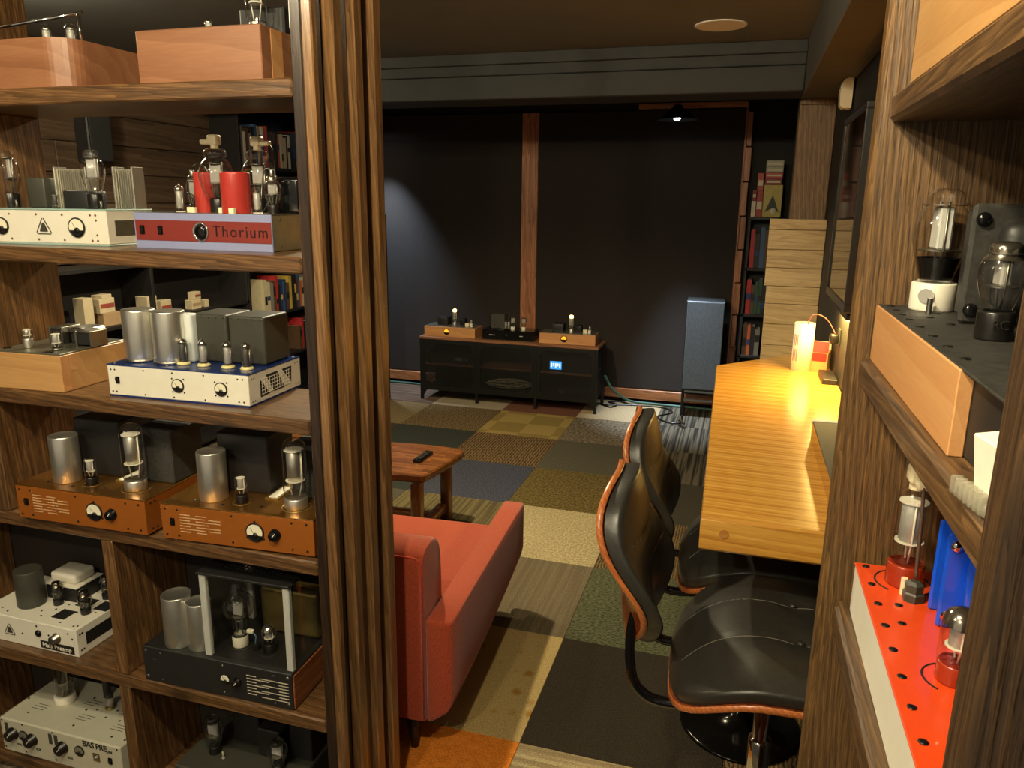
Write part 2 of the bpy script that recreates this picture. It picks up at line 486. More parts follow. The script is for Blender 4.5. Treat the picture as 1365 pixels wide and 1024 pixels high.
WALNUTX = wood('walnut_wood', sr(70, 36, 18), sr(128, 72, 38), sr(160, 98, 56), 'y', bands=14, distort=5, var=.1, rough=.45)
TABLEWOOD = wood('live_edge_table_wood', sr(62, 34, 16), sr(108, 64, 32), sr(146, 94, 50), 'x', bands=7, distort=10, var=.1, rough=.25, coat=.4)
COPPERWOOD = wood('reddish_frame_wood', sr(104, 62, 36), sr(164, 104, 66), sr(200, 140, 96), 'z', bands=8, distort=8, var=.12, rough=.45)
COPPERWOODX = wood('reddish_baseboard_wood', sr(112, 68, 40), sr(172, 112, 72), sr(204, 146, 100), 'x', bands=8, distort=8, var=.12, rough=.45)
CEDAR = wood('cedar_plank_wood', sr(150, 122, 82), sr(186, 158, 112), sr(206, 180, 134), 'x', bands=14, distort=9, var=.08, rough=.6, bump=.1, knots=6)
TIMBER = wood('dark_timber_wood', sr(54, 38, 22), sr(116, 86, 52), sr(164, 126, 80), 'z', bands=26, distort=6, var=.05, rough=.5)
LANE = wood('laminated_maple_lane', sr(184, 122, 46), sr(214, 156, 68), sr(232, 180, 92), 'x', bands=10, distort=2.0, var=.02, rough=.22, coat=.55, bump=.04, stretch=.05, blotch=.2)
BENTWOOD = wood('bentwood_veneer', sr(92, 38, 16), sr(142, 66, 30), sr(176, 92, 46), 'y', bands=10, distort=4, var=.05, rough=.3, coat=.4)
PLYEDGE = wood('plywood_edge', sr(150, 74, 32), sr(190, 106, 52), sr(216, 140, 80), 'y', bands=40, distort=1, var=.04, rough=.35, coat=.3, bump=.02)
GREYPLANK = wood('weathered_wall_plank', sr(66, 50, 38), sr(96, 76, 58), sr(118, 96, 74), 'y', bands=6, distort=6, var=.1, rough=.7)
CABTOP = wood('cabinet_top_wood', sr(96, 58, 34), sr(140, 92, 58), sr(160, 110, 74), 'x', bands=10, distort=4, var=.05, rough=.5)

WHITE = plain('white_powder_coat', sr(228, 222, 206), .4, noise=.02)
OFFWHITE = plain('offwhite_enamel', sr(214, 212, 200), .45, noise=.02)
GREYPAINT = plain('grey_powder_coat', sr(188, 184, 164), .5, noise=.03)
TEAL = plain('pale_teal_edge', sr(150, 176, 170), .4, noise=.02)
NAVY = plain('blue_anodised_plate', sr(38, 62, 128), .18, .4, noise=.05)
BLUE = plain('blue_enamel', sr(22, 80, 214), .22, noise=.03, coat=.5)
REDPLATE = plain('red_orange_enamel', sr(222, 72, 24), .3, noise=.02, coat=.3)
CANRED = plain('red_capacitor_sleeve', sr(172, 52, 44), .28, noise=.04)
REDPANEL = plain('brick_red_panel', sr(124, 44, 38), .45, noise=.03)
LILAC = plain('lilac_grey_panel', sr(140, 146, 184), .4, noise=.02)
ORANGE = plain('copper_orange_enamel', sr(150, 84, 26), .35, .15, noise=.03)
GOLD = plain('bronze_top_plate', sr(168, 118, 56), .22, .85, noise=.05)
ALU = plain('brushed_aluminium', sr(224, 220, 208), .34, .92, noise=.08, nscale=18)
STEEL = plain('satin_steel', sr(160, 156, 146), .35, 1.0, noise=.08)
CHROME = plain('chrome', sr(225, 222, 215), .08, 1.0, noise=.02)
BRASS = plain('brass_bell', sr(150, 130, 74), .3, .7, noise=.15, nscale=14)
MIRROR = plain('stainless_sheet', sr(186, 172, 136), .38, .75, noise=.08)
BLACK = plain('black_powder_coat', sr(30, 29, 28), .5, noise=.1)
BLACKGLOSS = plain('black_gloss', sr(14, 14, 15), .15, noise=.05)
BLACKROUGH = plain('black_crinkle', sr(44, 42, 38), .6, noise=.35, nscale=90, bump=.5)
DARKGREY = plain('dark_grey_cover', sr(60, 59, 50), .5, noise=.06)
BAKELITE = plain('bakelite', sr(22, 20, 18), .3, noise=.1)
AMBERBASE = plain('amber_phenolic', sr(150, 48, 22), .25, noise=.1)
CERAMIC = plain('white_ceramic', sr(232, 226, 208), .3, noise=.02)
CREAMCAP = plain('cream_plastic', sr(236, 222, 184), .35, noise=.02)
PLATEGREY = plain('grey_anode', sr(176, 174, 168), .45, .3, noise=.1)
PLATEDARK = plain('dark_anode', sr(70, 68, 64), .5, .2, noise=.1)
GETTER = plain('getter_flash', sr(196, 188, 172), .16, .95, noise=.1)
METERWHITE = plain('meter_dial', sr(232, 226, 200), .4, noise=.02)
SCREWBLACK = plain('black_screw', sr(26, 24, 22), .35, .4, noise=.1)
SLOT = plain('slot_dark', sr(18, 15, 12), .8, noise=.05)
PAPERWHITE = plain('white_paper', sr(232, 226, 208), .7, noise=.03)
LEATHER = plain('black_leather', sr(50, 48, 43), .36, noise=.18, nscale=120, bump=.12)
DARKWALL = plain('black_painted_wall', sr(34, 31, 27), .75, noise=.12, nscale=8)
CEIL = plain('charcoal_ceiling_paint', sr(112, 115, 114), .8, noise=.05, nscale=6)
BEAMPAINT = plain('charcoal_beam_paint', sr(45, 45, 42), .6, noise=.15, nscale=10, bump=.1)
BLACKCLOTH = fabric('black_acoustic_cloth', sr(54, 48, 45))
BLACKMETAL = plain('black_steel_frame', sr(26, 27, 26), .45, .3, noise=.1)
REDFABRIC = fabric('coral_red_upholstery', sr(158, 67, 41))
GLASS = glass_mat('tube_glass', (.97, .965, .95), .03, 1.5, boost=2.0)
SMOKED = glass_mat('smoked_tube_glass', (.6, .57, .52), .02, 1.6, boost=1.6)
PANE = glass_mat('clear_pane', (.985, .985, .97), .02, 1.45, boost=1.0)

# ------------------------------------------------------------------ the room
S = 0.6096                                     # carpet tile edge (24 in)
floor = obj('floor', MB().box(-3.1, 2.0, -3.2, 4.45, -0.06, -0.007), plain('subfloor_dark', sr(30, 26, 22), .9), kind='structure')
CARPETS = {
    'tan_spots': carpet('carpet_tan_spots', 'spots', sr(154, 112, 44), sr(176, 152, 100), scale=14),
    'black': carpet('carpet_black', 'plain', sr(50, 44, 36), sr(56, 50, 41), scale=120),
    'orange': carpet('carpet_orange', 'plain', sr(202, 116, 38), sr(216, 130, 48), scale=40),
    'stripe_beige': carpet('carpet_beige_stripes', 'stripes', sr(142, 124, 92), sr(180, 162, 122), scale=50, axis='x'),
    'taupe': carpet('carpet_taupe', 'stripes', sr(104, 92, 70), sr(114, 101, 78), scale=60, axis='y'),
    'green_ribs': carpet('carpet_green_ribs', 'ribs', sr(56, 58, 40), sr(104, 104, 76), scale=190),
    'cream': carpet('carpet_cream', 'speckle', sr(150, 134, 96), sr(188, 170, 126), scale=90),
    'brown_weave': carpet('carpet_brown_weave', 'wavy', sr(66, 54, 36), sr(124, 102, 68), scale=24, axis='y'),
    'olive': carpet('carpet_olive_speckle', 'speckle', sr(76, 64, 38), sr(120, 102, 58), scale=75),
    'charcoal': carpet('carpet_charcoal', 'plain', sr(80, 75, 62), sr(94, 88, 72), scale=110),
    'charcoal_dark': carpet('carpet_charcoal_dark', 'plain', sr(64, 59, 49), sr(74, 68, 56), scale=110),
    'pebble': carpet('carpet_pebble', 'speckle', sr(84, 74, 60), sr(138, 122, 100), scale=50),
    'beige': carpet('carpet_beige', 'plain', sr(164, 142, 108), sr(182, 158, 122), scale=60),
    'brown_wavy': carpet('carpet_brown_wavy', 'wavy', sr(72, 56, 38), sr(126, 102, 70), scale=16, axis='y'),
    'plaid': carpet('carpet_tan_plaid', 'plaid', sr(138, 116, 66), sr(160, 136, 80), scale=4.2),
    'maroon': carpet('carpet_maroon', 'plain', sr(106, 70, 56), sr(120, 80, 64), scale=60),
    'navy': carpet('carpet_navy', 'speckle', sr(58, 60, 70), sr(82, 82, 92), scale=110),
    'olive_stripe': carpet('carpet_olive_stripes', 'stripes', sr(88, 78, 54), sr(116, 103, 70), scale=60, axis='y'),
    'brown_stripe': carpet('carpet_brown_stripes', 'wavy', sr(76, 62, 44), sr(134, 112, 78), scale=20, axis='y'),
    'teal_dark': carpet('carpet_dark_teal', 'plain', sr(56, 58, 52), sr(64, 66, 60), scale=120),
    'grey_cream': carpet('carpet_grey_cream', 'plain', sr(154, 140, 116), sr(168, 152, 126), scale=60),
    'sand_speckle': carpet('carpet_sand_speckle', 'speckle', sr(122, 104, 76), sr(142, 122, 88), scale=60),
    'mauve': carpet('carpet_mauve_brown', 'stripes', sr(98, 80, 68), sr(122, 102, 88), scale=26, axis='x'),
    'black_stripe': carpet('carpet_black_stripes', 'stripes', sr(50, 46, 40), sr(102, 92, 76), scale=46, axis='y'),
}
TILES = {(-1, 0): 'tan_spots', (0, 0): 'black', (-1, -1): 'orange', (0, -1): 'stripe_beige', (-1, 1): 'taupe', (0, 1): 'green_ribs',
         (-1, 2): 'cream', (0, 2): 'brown_weave', (-1, 3): 'olive', (0, 3): 'charcoal_dark', (-1, 4): 'charcoal', (-1, 5): 'pebble', (-1, 6): 'beige',
         (0, 4): 'black_stripe', (0, 5): 'black_stripe', (0, 6): 'black_stripe', (-2, 3): 'navy', (-2, 4): 'brown_wavy', (-2, 5): 'plaid', (-2, 6): 'maroon',
         (-2, 2): 'olive_stripe', (-2, 1): 'taupe', (-2, 0): 'sand_speckle', (-2, -1): 'orange', (-3, 2): 'charcoal', (-3, 3): 'teal_dark', (-3, 4): 'teal_dark', (-3, 5): 'brown_stripe',
         (-3, 6): 'grey_cream', (-4, 3): 'navy', (-4, 4): 'charcoal_dark', (-4, 5): 'sand_speckle', (-4, 6): 'mauve', (-4, 2): 'olive', (-5, 5): 'charcoal', (-5, 6): 'pebble', (-5, 4): 'olive',
         (1, 0): 'brown_weave', (1, 1): 'black_stripe', (1, 2): 'charcoal', (1, -1): 'black', (1, 3): 'green_ribs', (-3, 1): 'cream', (-3, 0): 'black', (-3, -1): 'pebble', (-4, 1): 'taupe', (-4, 0): 'charcoal', (-4, -1): 'black',
         (0, -2): 'charcoal', (-1, -2): 'navy', (-2, -2): 'olive', (1, -2): 'taupe', (-3, -2): 'taupe', (-5, 3): 'taupe', (-5, 2): 'black'}
_tm = {}
for (i, j), kname in sorted(TILES.items()):
    if kname not in _tm:
        _tm[kname] = MB().box(-S / 2 + .0006, S / 2 - .0006, -S / 2 + .0006, S / 2 - .0006, -.0065, 0, b=.0012).mesh('carpet_tile')
        _tm[kname].materials.append(CARPETS[kname])
    o = bpy.data.objects.new('carpet_tile', _tm[kname]); COL.objects.link(o); o.parent = floor
    o.location = ((i + .5) * S, (j + .5) * S, 0)

# ceiling, soffit and cross beam
struct('ceiling', MB().box(-3.1, 2.0, -3.2, 2.36, 2.44, 2.52), CEIL)
struct('ceiling_far', MB().box(-3.1, 2.0, 2.36, 4.45, 2.40, 2.52), DARKWALL)
struct('trim_1', MB().box(-3.05, 0.775, 2.35, 2.62, 2.380, 2.44, b=.003), BEAMPAINT)
struct('trim_2', MB().box(-3.05, 0.775, 2.356, 2.62, 2.322, 2.380, b=.004), BEAMPAINT)
struct('trim_3', MB().box(-3.05, 0.775, 2.343, 2.64, 2.194, 2.322, b=.006), BEAMPAINT)
struct('ceiling_soffit', MB().box(0.775, 1.0, -0.80, 2.64, 2.190, 2.445, b=.004), plain('soffit_paint', sr(92, 90, 84), .8, noise=.05, nscale=6))
# walls
struct('wall_back', MB().box(-3.1, 1.3, 4.36, 4.45, -.06, 2.52), DARKWALL)
struct('wall_right', MB().box(0.965, 1.06, -0.80, 4.36, -.06, 2.52), DARKWALL)
struct('wall_side', MB().box(1.10, 1.18, -3.0, -0.80, -.06, 2.52), DARKWALL)
wall_left = struct('wall_left', MB().box(-3.15, -3.06, -3.2, 4.45, -.06, 2.52), DARKWALL)
for k in range(7):                                             # weathered boards on the left wall above the low bookcase
    z0 = 1.27 + k * .165
    for (ya, yb) in ((-.6, 1.05 + .35 * (k % 2)), (1.054 + .35 * (k % 2), 2.68)):
        obj('plank', MB().box(-3.06, -3.035, ya, yb, z0, z0 + .161, b=.003), GREYPLANK, wall_left)
# black acoustic panels in a reddish timber frame on the far wall
pl = thing('acoustic_panel', 'left black cloth acoustic panel on the far wall beside the low cabinet', 'wall panel', (-1.93, 4.32, .115), group='acoustic panels')
obj('cloth_face', MB().box(-.655, .667, -.02, .035, 0, 2.22, b=.006), BLACKCLOTH, pl)
pr = thing('acoustic_panel', 'right black cloth acoustic panel on the far wall behind the cone lamp', 'wall panel', (-.31, 4.32, .115), group='acoustic panels')
obj('cloth_face', MB().box(-.814, .800, -.02, .035, 0, 2.22, b=.006), BLACKCLOTH, pr)
struct('trim_4', MB().box(-1.263, -1.124, 4.295, 4.36, 0.0, 2.335, b=.003), COPPERWOOD)
fr = struct('trim_5', MB().box(.486, .500, 4.27, 4.36, 0.0, 2.375, b=.002), COPPERWOOD)
for k in range(9):                                             # short offcuts that make up the right upright of the frame
    z0 = .02 + k * .255
    obj('frame_block', MB().box(.494 + .004 * (k % 3), .540 + .006 * (k % 2), 4.255, 4.34, z0, z0 + .247, b=.004), COPPERWOOD, fr)
struct('trim_6', MB().box(-.32, .49, 4.285, 4.36, 2.345, 2.385, b=.002), COPPERWOODX)
struct('baseboard_back', MB().box(-2.6, .49, 4.285, 4.36, 0.025, .108, b=.004), COPPERWOODX)
# board partition beside the counter end and the timber post above it
part = struct('wall_partition', MB().box(.69, .965, 2.53, 2.60, 0, 1.548), DARKWALL)
_zs = [0.62, .745, .865, .985, 1.10, 1.197, 1.298, 1.398, 1.504, 1.562]
for k, (a, b) in enumerate(zip(_zs[:-1], _zs[1:])):
    obj('cedar_plank', MB().box(.672 + (.012 if k < 5 else 0), .963, 2.505, 2.53, a + .0012, b - .0012, b=.0022), CEDAR, part)
struct('trim_7', MB().box(.775, .963, 2.63, 2.73, 0, 2.19, b=.004), TIMBER)
struct('trim_8', MB().box(.775, .945, 2.615, 2.63, 2.160, 2.190, b=.003), TIMBER)
struct('wall_nook', MB().box(.775, .965, 2.74, 2.80, 0, 2.40), DARKWALL)
# timber casing on the right wall, beside the side shelf
struct('trim_9', MB().box(.935, .965, .79, .93, .92, 2.105, b=.006), COPPERWOOD)
struct('trim_10', MB().box(.925, .965, .70, .79, .92, 2.105, b=.004), MAPLE)
struct('trim_11', MB().box(.928, .965, .68, .95, 2.105, 2.15, b=.004), COPPERWOOD)

# ------------------------------------------------------------------ left shelving unit
SH = thing('shelving_unit', 'tall stained timber shelving unit in the foreground full of tube amplifiers', 'shelf', (-.8, -.445, 0))
def W(o):                                                     # parts given in room coordinates
    o.location = Vector(o.location) - Vector(o.parent.location)
    return o
YF, YB = -.569, -.320
ZT = dict(A=1.870, B=1.522, C=1.170, D=.833, E=.416, F=.060)
for k, z in ZT.items():
    W(obj('shelf_board', MB().box(-1.98, -.327, YF, YB, z - .036, z, b=.0035), SHELF_X, SH))
def upright(x0, x1, z0, z1):
    W(obj('upright', MB().box(x0, x1, YF + .003, YB, z0, z1, b=.003), SHELF_Z, SH))
upright(-1.276, -1.238, ZT['A'], 2.43)
upright(-1.276, -1.238, ZT['B'], ZT['A'] - .036)
upright(-1.276, -1.238, ZT['C'], ZT['B'] - .036)
upright(-1.276, -1.238, ZT['D'], ZT['C'] - .036)
upright(-.948, -.912, ZT['E'], ZT['D'] - .036)
upright(-.948, -.912, ZT['F'], ZT['E'] - .036)
upright(-1.60, -1.562, ZT['E'], ZT['D'] - .036)
upright(-1.60, -1.562, ZT['F'], ZT['E'] - .036)
W(obj('upright', MB().box(-.327, -.3005, YF + .001, YB, 0, 2.43, b=.003), BATTEN_D, SH))
upright(-2.02, -1.98, 0.0, 2.43)
W(obj('back_panel', MB().box(-1.95, -.33, YB, YB + .006, ZT['F'] - .03, ZT['D'] - .02), plain('added_dark_sheet', sr(40, 32, 24), .8), SH))  # dark sheet added to keep the lower bays dark from behind
for (ya, yb, xo, bm_) in ((-.5705, -.546, -.277, 0), (-.546, -.499, -.297, 1), (-.499, -.460, -.271, 0), (-.460, -.418, -.284, 2), (-.418, -.378, -.268, 0), (-.378, -.330, -.294, 1), (-.330, -.289, -.268, 0)):
    W(obj('batten', MB().box(-.3005, xo, ya + .0016, yb - .0016, 0.0, 2.43, b=.003), (BATTEN, BATTEN_D, BATTEN_M)[bm_], SH))
# nail heads glinting in the battens
nails = MB()
for (x, ys) in ((-.2705, (-.48,)), (-.2675, (-.398, -.309))):
    for y in ys:
        for z in (.35, .62, .98, 1.19, 1.38, 1.62, 1.80):
            nails.lathe([(.0022, 0), (.0022, .001)], 6, T(x, y, z + .013 * math.sin(z * 40 + y * 90)) @ roty(R(90)))
W(obj('nail_heads', nails, BRASS, SH, kind='stuff'))

# ------------------------------------------------------------------ side shelf close on the right
RS = thing('side_shelf', 'stained timber side shelf close on the right with board ends and tube amplifiers', 'shelf', (.88, -1.18, 0))
W(obj('end_panel', MB().box(.694, 1.10, -.868, -.830, 0, 2.43, b=.006), PANEL_Z, RS))
W(obj('end_panel', MB().box(.690, 1.10, -1.531, -1.493, 0, 2.43, b=.004), PANEL_D, RS, label='dark near end panel'))
for (zt, th, xf) in ((1.773, .033, .708), (1.441, .035, .708), (1.085, .042, .712), (.72, .036, .708)):
    W(obj('shelf_board', MB().box(xf, 1.10, -1.493, -.868, zt - th, zt, b=.005), SHELF_Y, RS))

# ------------------------------------------------------------------ vacuum tubes and amplifier parts
def arc(r, z, a0, a1, n):
    return [(r * math.cos(R(a0 + (a1 - a0) * k / n)), z + r * math.sin(R(a0 + (a1 - a0) * k / n))) for k in range(n + 1)]
def vtube(par, x, y, z, kind, h, r, base_h=0.0, base_r=None, base_mat=None, plate=None, getter=False, glass=None, cap=None, socket=None, tilt=(0, 0), label=None, platew=.55):
    """A valve standing at (x, y, z): glass envelope (the part) with base, anode and top cap as its pieces."""
    g = MB(); base_r = base_r or r; z0 = base_h
    H = h - z0
    if kind == 'straight':                    # miniature valve with a pip
        pr = [(r * .93, 0), (r, H * .06), (r, H * .80)] + arc(r, H * .80, 8, 78, 5) + [(r * .16, H * .80 + r * 1.02), (r * .10, H), (0, H + r * .05)]
    elif kind == 'dome':
        pr = [(r * .86, 0), (r, H * .08), (r, H - r)] + arc(r, H - r, 12, 84, 6) + [(0, H)]
    elif kind == 'st':                        # shouldered bulb
        nr = r * .60
        pr = [(nr, 0), (nr * 1.02, H * .05), (r * .80, H * .22), (r * .97, H * .42), (r, H * .52), (r * .97, H * .62), (r * .84, H * .74), (r * .68, H * .80), (r * .655, H * .84), (r * .655, H * .90), (r * .60, H * .95), (r * .42, H * .985), (0, H)]
    elif kind == 'globe':                     # ball with a narrow neck on top and below
        c = H * .52
        pr = [(r * .50, 0), (r * .50, c - r * 1.02)] + [(max(r * math.cos(R(a)), r * .40), c + r * math.sin(R(a))) for a in range(-62, 66, 11)] + [(r * .40, c + r * 1.05), (r * .40, H - r * .25), (r * .25, H - r * .08), (0, H)]
    elif kind == 'pear':                      # big transmitting valve: wide egg, waist and domed top
        pr = [(r * .62, 0), (r * .66, H * .05), (r * .88, H * .22), (r, H * .42), (r * .98, H * .55), (r * .80, H * .70), (r * .58, H * .765), (r * .56, H * .79), (r * .66, H * .83), (r * .66, H * .90), (r * .50, H * .96), (0, H)]
    g.lathe(pr, 20, None, True, True, False)
    o = obj('vacuum_tube', g, glass or GLASS, par, (x, y, z + z0), (tilt[0], tilt[1], 0), label=label)
    if base_h > 0:
        obj('tube_base', MB().lathe([(base_r * .97, 0), (base_r, .002), (base_r, base_h - .002), (base_r * .95, base_h)], 20), base_mat or BAKELITE, o, (0, 0, -z0))
    if socket:
        obj('tube_socket', MB().lathe([(base_r * 1.45, 0), (base_r * 1.5, .003), (base_r * 1.25, .006), (base_r * 1.05, .007)], 20), socket, o, (0, 0, -z0))
    # inner structure: anode plate, mica discs, support rods
    pm = plate or PLATEGREY
    w = r * (platew if kind != 'straight' else .78)
    a0, a1 = {'straight': (.12, .74), 'dome': (.30, .78), 'st': (.36, .80), 'globe': (.36, .62), 'pear': (.30, .66)}[kind]
    ib = MB()
    if kind in ('straight', 'dome'):
        ib.cyl(0, 0, H * a0, H * a1, w, 12, .0006)
    else:
        ib.box(-w, w, -w * .42, w * .42, H * a0, H * a1, b=.002)
    obj('anode_plate', ib, pm, o)
    mb = MB()
    for zz in (a0 - .02, a1 + .015):
        mb.cyl(0, 0, H * zz, H * zz + .0014, w * 1.28, 12)
    for sx in (-1, 1):
        mb.tube([(sx * w * .55, 0, H * .02), (sx * w * 1.05, 0, H * a0), (sx * w * 1.05, 0, H * (a1 + .05))], .0008 + r * .02, 6)
    obj('mica_and_rods', mb, PAPERWHITE if kind == 'dome' else STEEL, o, kind='stuff')
    if getter:
        gt = [(p[0] * .965, p[1] - .0006) for p in pr if p[1] > H * (.70 if kind != 'straight' else .82)]
        if gt: obj('getter_flash', MB().lathe(gt, 20, None, True, False, False), GETTER, o)
    if cap == 'metal':
        obj('top_cap', MB().lathe([(.0055, 0), (.006, .001), (.006, .013), (.004, .015)], 12), STEEL, o, (0, 0, H - .002))
    elif cap == 'cream':
        c = MB().rbox(-.013, .013, -.012, .012, .006, .030, .005, 2)
        c.cyl(0, 0, -.002, .008, .009, 12)
        c.rbox(.008, .036, -.008, .008, .008, .019, .003, 2)
        obj('top_cap', c, CREAMCAP, o, (0, 0, H - .002), label='cream coloured top cap connector')
    return o
def can(par, x, y, z, h, r, mat=None, name='capacitor_can', label=None, rim=True):
    p = [(r * .98, 0), (r, .002), (r, h - .004), (r * .985, h - .001), (r * .93, h)]
    if rim: p += [(r * .90, h - .0015), (0, h - .0015)]
    return obj(name, MB().lathe(p, 28, None, True, True, not rim), mat or ALU, par, (x, y, z), label=label)
def screws(par, pts, mat=None, r=.0028, name='screws', axis='front'):
    m = MB()
    for (x, y, z) in pts:
        M = FR(x, y, z) if axis == 'front' else (T(x, y, z) if axis == 'up' else T(x, y, z) @ roty(R(90)))
        m.lathe([(r, 0), (r, .0007), (r * .6, .0014), (0, .0015)], 8, M)
    return obj(name, m, mat or SCREWBLACK, par, kind='stuff')
def meter(par, x, z, r, y=0.0, dial=None, bezel=None):
    b = obj('meter', MB().lathe([(r, 0), (r, .003), (r * .93, .004), (r * .90, .0022), (0, .0022)], 28, FR(x, y, z), True, True, True), bezel or BAKELITE, par)
    h = MB()
    n = 14
    poly = [(r * .86 * math.cos(R(a)), r * .86 * math.sin(R(a))) for a in [-18 + 216 * k / n for k in range(n + 1)]]
    h.prism(poly, .0026, .0034, FR(x, y, z))
    obj('meter_dial', h, dial or METERWHITE, b)
    h = MB()
    poly = [(r * .86 * math.cos(R(a)), r * .86 * math.sin(R(a))) for a in [198 + 144 * k / n for k in range(n + 1)]]
    h.prism(poly, .0026, .0040, FR(x, y, z))
    h.lathe([(r * .30, .003), (r * .26, .006), (0, .0062)], 14, FR(x + r * .1, y, z - r * .28))
    obj('meter_cover', h, BAKELITE, b)
    h = MB()
    h.tube([(-r * .05, -r * .2, .0038), (-r * .42, r * .5, .0038)], .0005, 4, M=FR(x, y, z))
    obj('meter_needle', h, BAKELITE, b)
    return b
def knob(par, x, z, r, y=0.0, mat=None, depth=.014, pointer=True):
    k = obj('knob', MB().lathe([(r * 1.15, 0), (r * 1.15, .002), (r, .003), (r * .92, depth), (r * .80, depth + .001), (0, depth + .0012)], 20, FR(x, y, z)), mat or BLACKGLOSS, par)
    if pointer:
        obj('knob_pointer', MB().box(-.0008, .0008, 0, r * .9, depth + .0008, depth + .0018, M=FR(x, y, z) @ rotz(R(-40))), PAPERWHITE, k)
    return k
def switch(par, x, z, w=.011, h=.017, y=0.0):
    s = obj('rocker_switch', MB().box(x - w / 2, x + w / 2, y - .003, y + .002, z - h / 2, z + h / 2, b=.001), BLACKGLOSS, par)
    obj('rocker', MB().box(-w * .33, w * .33, -.0035, 0, -h * .36, h * .36, b=.0008), BAKELITE, s, (x, y - .002, z), (R(8), 0, 0))
    return s
def slots(par, rects, y=0.0, mat=None, axis='front', x=0.0):
    m = MB()
    for (a, b, c, d) in rects:
        if axis == 'front': m.box(a, b, y - .0006, y + .0005, c, d)
        else: m.box(x - .0005, x + .0006, a, b, c, d)
    return obj('vent_slots', m, mat or SLOT, par, kind='stuff')
def feet(par, w, d, mat=None):
    for sx in (-1, 1):
        for yy in (.02, d - .02):
            obj('foot', MB().cyl(sx * (w / 2 - .025), yy, -.003, .001, .010, 10), mat or PAPERWHITE, par)
def logo(par, x, z, s, y=0.0):
    m = MB()
    P = [(-s, -s * .72), (s, -s * .72), (0, s)]
    for i in range(3):
        a = Vector(P[i]); b = Vector(P[(i + 1) % 3]); d = (b - a)
        a2 = a + d * .07; b2 = b - d * .07
        nn = Vector((-d.y, d.x)).normalized() * s * .045
        m.prism([tuple(a2 + nn), tuple(a2 - nn), tuple(b2 - nn), tuple(b2 + nn)], 0, .0008, FR(x, y, z))
    o = obj('emblem_outline', m, DARKGREY, par, kind='stuff')
    q = [(-s * .5, -s * .48), (s * .5, -s * .48), (s * .42, -s * .22), (s * .12, s * .42), (-s * .12, s * .42), (-s * .42, -s * .22)]
    obj('emblem', MB().prism(q, 0, .001, FR(x, y, z)), DARKGREY, par, label='grey triangular emblem')
def edge_frame(w, d, h, t=.0025):
    m = MB(); m.box(-w / 2, w / 2, 0, d, h - t, h, b=.0008)
    return m
def wire(par, pts, r=.0016, mat=None, name='cable'):
    # smooth the way points
    P = [Vector(p) for p in pts]; out = []
    n = len(P)
    for i in range(n - 1):
        p0 = P[max(i - 1, 0)]; p1 = P[i]; p2 = P[i + 1]; p3 = P[min(i + 2, n - 1)]
        for k in range(6):
            t = k / 6
            out.append(.5 * ((2 * p1) + (-p0 + p2) * t + (2 * p0 - 5 * p1 + 4 * p2 - p3) * t * t + (-p0 + 3 * p1 - 3 * p2 + p3) * t ** 3))
    out.append(P[-1])
    return obj(name, MB().tube(out, r, 6), mat or BAKELITE, par)

# ---- shelf B: amplifier lettered Thorium
A = thing('tube_amplifier', 'tube amplifier lettered Thorium, red and lilac front, two red cans on top', 'amplifier', (-.6385, -.4755, 1.522), R(-.5), 'amplifiers in the left shelves')
w, d, h = .373, .20, .081
obj('chassis', MB().box(-w / 2 + .001, w / 2 - .001, .002, d, .001, h - .001, b=.001), MIRROR, A)
obj('front_panel', MB().box(-w / 2, w / 2, -.003, .002, 0, h, b=.0008), LILAC, A)
obj('front_stripe', MB().box(-w / 2 + .004, w / 2 - .001, -.0042, -.003, h * .23, h * .80), REDPANEL, A)
for x in (-.163, -.112): switch(A, x, h * .52, .013, .020, -.004)
lens = obj('lens_window', MB().lathe([(.021, 0), (.022, .002), (.0195, .004), (.018, .002), (0, .002)], 28, FR(0, -.004, h * .5)), CHROME, A)
obj('lens_dark', MB().lathe([(.0175, .0022), (.012, .006), (0, .0075)], 24, FR(0, -.004, h * .5)), BLACKGLOSS, lens)
front_text('lettering', 'Thorium', .036, BAKELITE, A, .105, -.0046, h * .515, 1.18, offset=-.0004)
obj('top_plate', edge_frame(w, d, h + .001), plain('steel_top_plate', sr(176, 170, 154), .25, .9), A)
t = vtube(A, -.035, .110, h, 'pear', .152, .042, .034, .020, BAKELITE, PLATEGREY, cap='cream', label='large clear pear shaped tube, front one of the pair', platew=.36)
t.rotation_euler = (0, 0, R(180))
vtube(A, .040, .170, h, 'pear', .152, .042, .034, .020, BAKELITE, PLATEGREY, cap='cream', platew=.36)
can(A, -.085, .125, h, .095, .024, CANRED, rim=False, label='red capacitor can')
can(A, .053, .060, h, .093, .033, CANRED, rim=False, label='red capacitor can')
vtube(A, -.118, .075, h, 'straight', .066, .0105, .003, .0105, CERAMIC, PLATEGREY, getter=True)
vtube(A, -.130, .140, h, 'st', .088, .018, .018, .012, BAKELITE, PLATEGREY, cap='metal')
vtube(A, .128, .095, h, 'st', .088, .020, .020, .013, BAKELITE, PLATEGREY, cap='metal', getter=True)
vtube(A, .098, .075, h, 'straight', .062, .0105, .003, .0105, CERAMIC, PLATEGREY)
for (x, y) in ((-.085, .07), (.000, .075), (.070, .02), (-.06, .05)):
    obj('terminal_block', MB().box(x - .007, x + .007, y - .005, y + .005, h, h + .013, b=.001), CREAMCAP, A)
wire(A, [(.062, .170, h + .165), (.085, .165, h + .15), (.10, .15, h + .10), (.095, .14, h + .05), (.08, .12, h + .0)], .0018)
wire(A, [(-.130, .140, h + .098), (-.115, .135, h + .112), (-.09, .135, h + .108), (-.075, .14, h + .08)], .0018)
wire(A, [(.128, .095, h + .098), (.10, .11, h + .10), (.085, .115, h + .06), (.09, .10, h + .0)], .0015, STEEL)
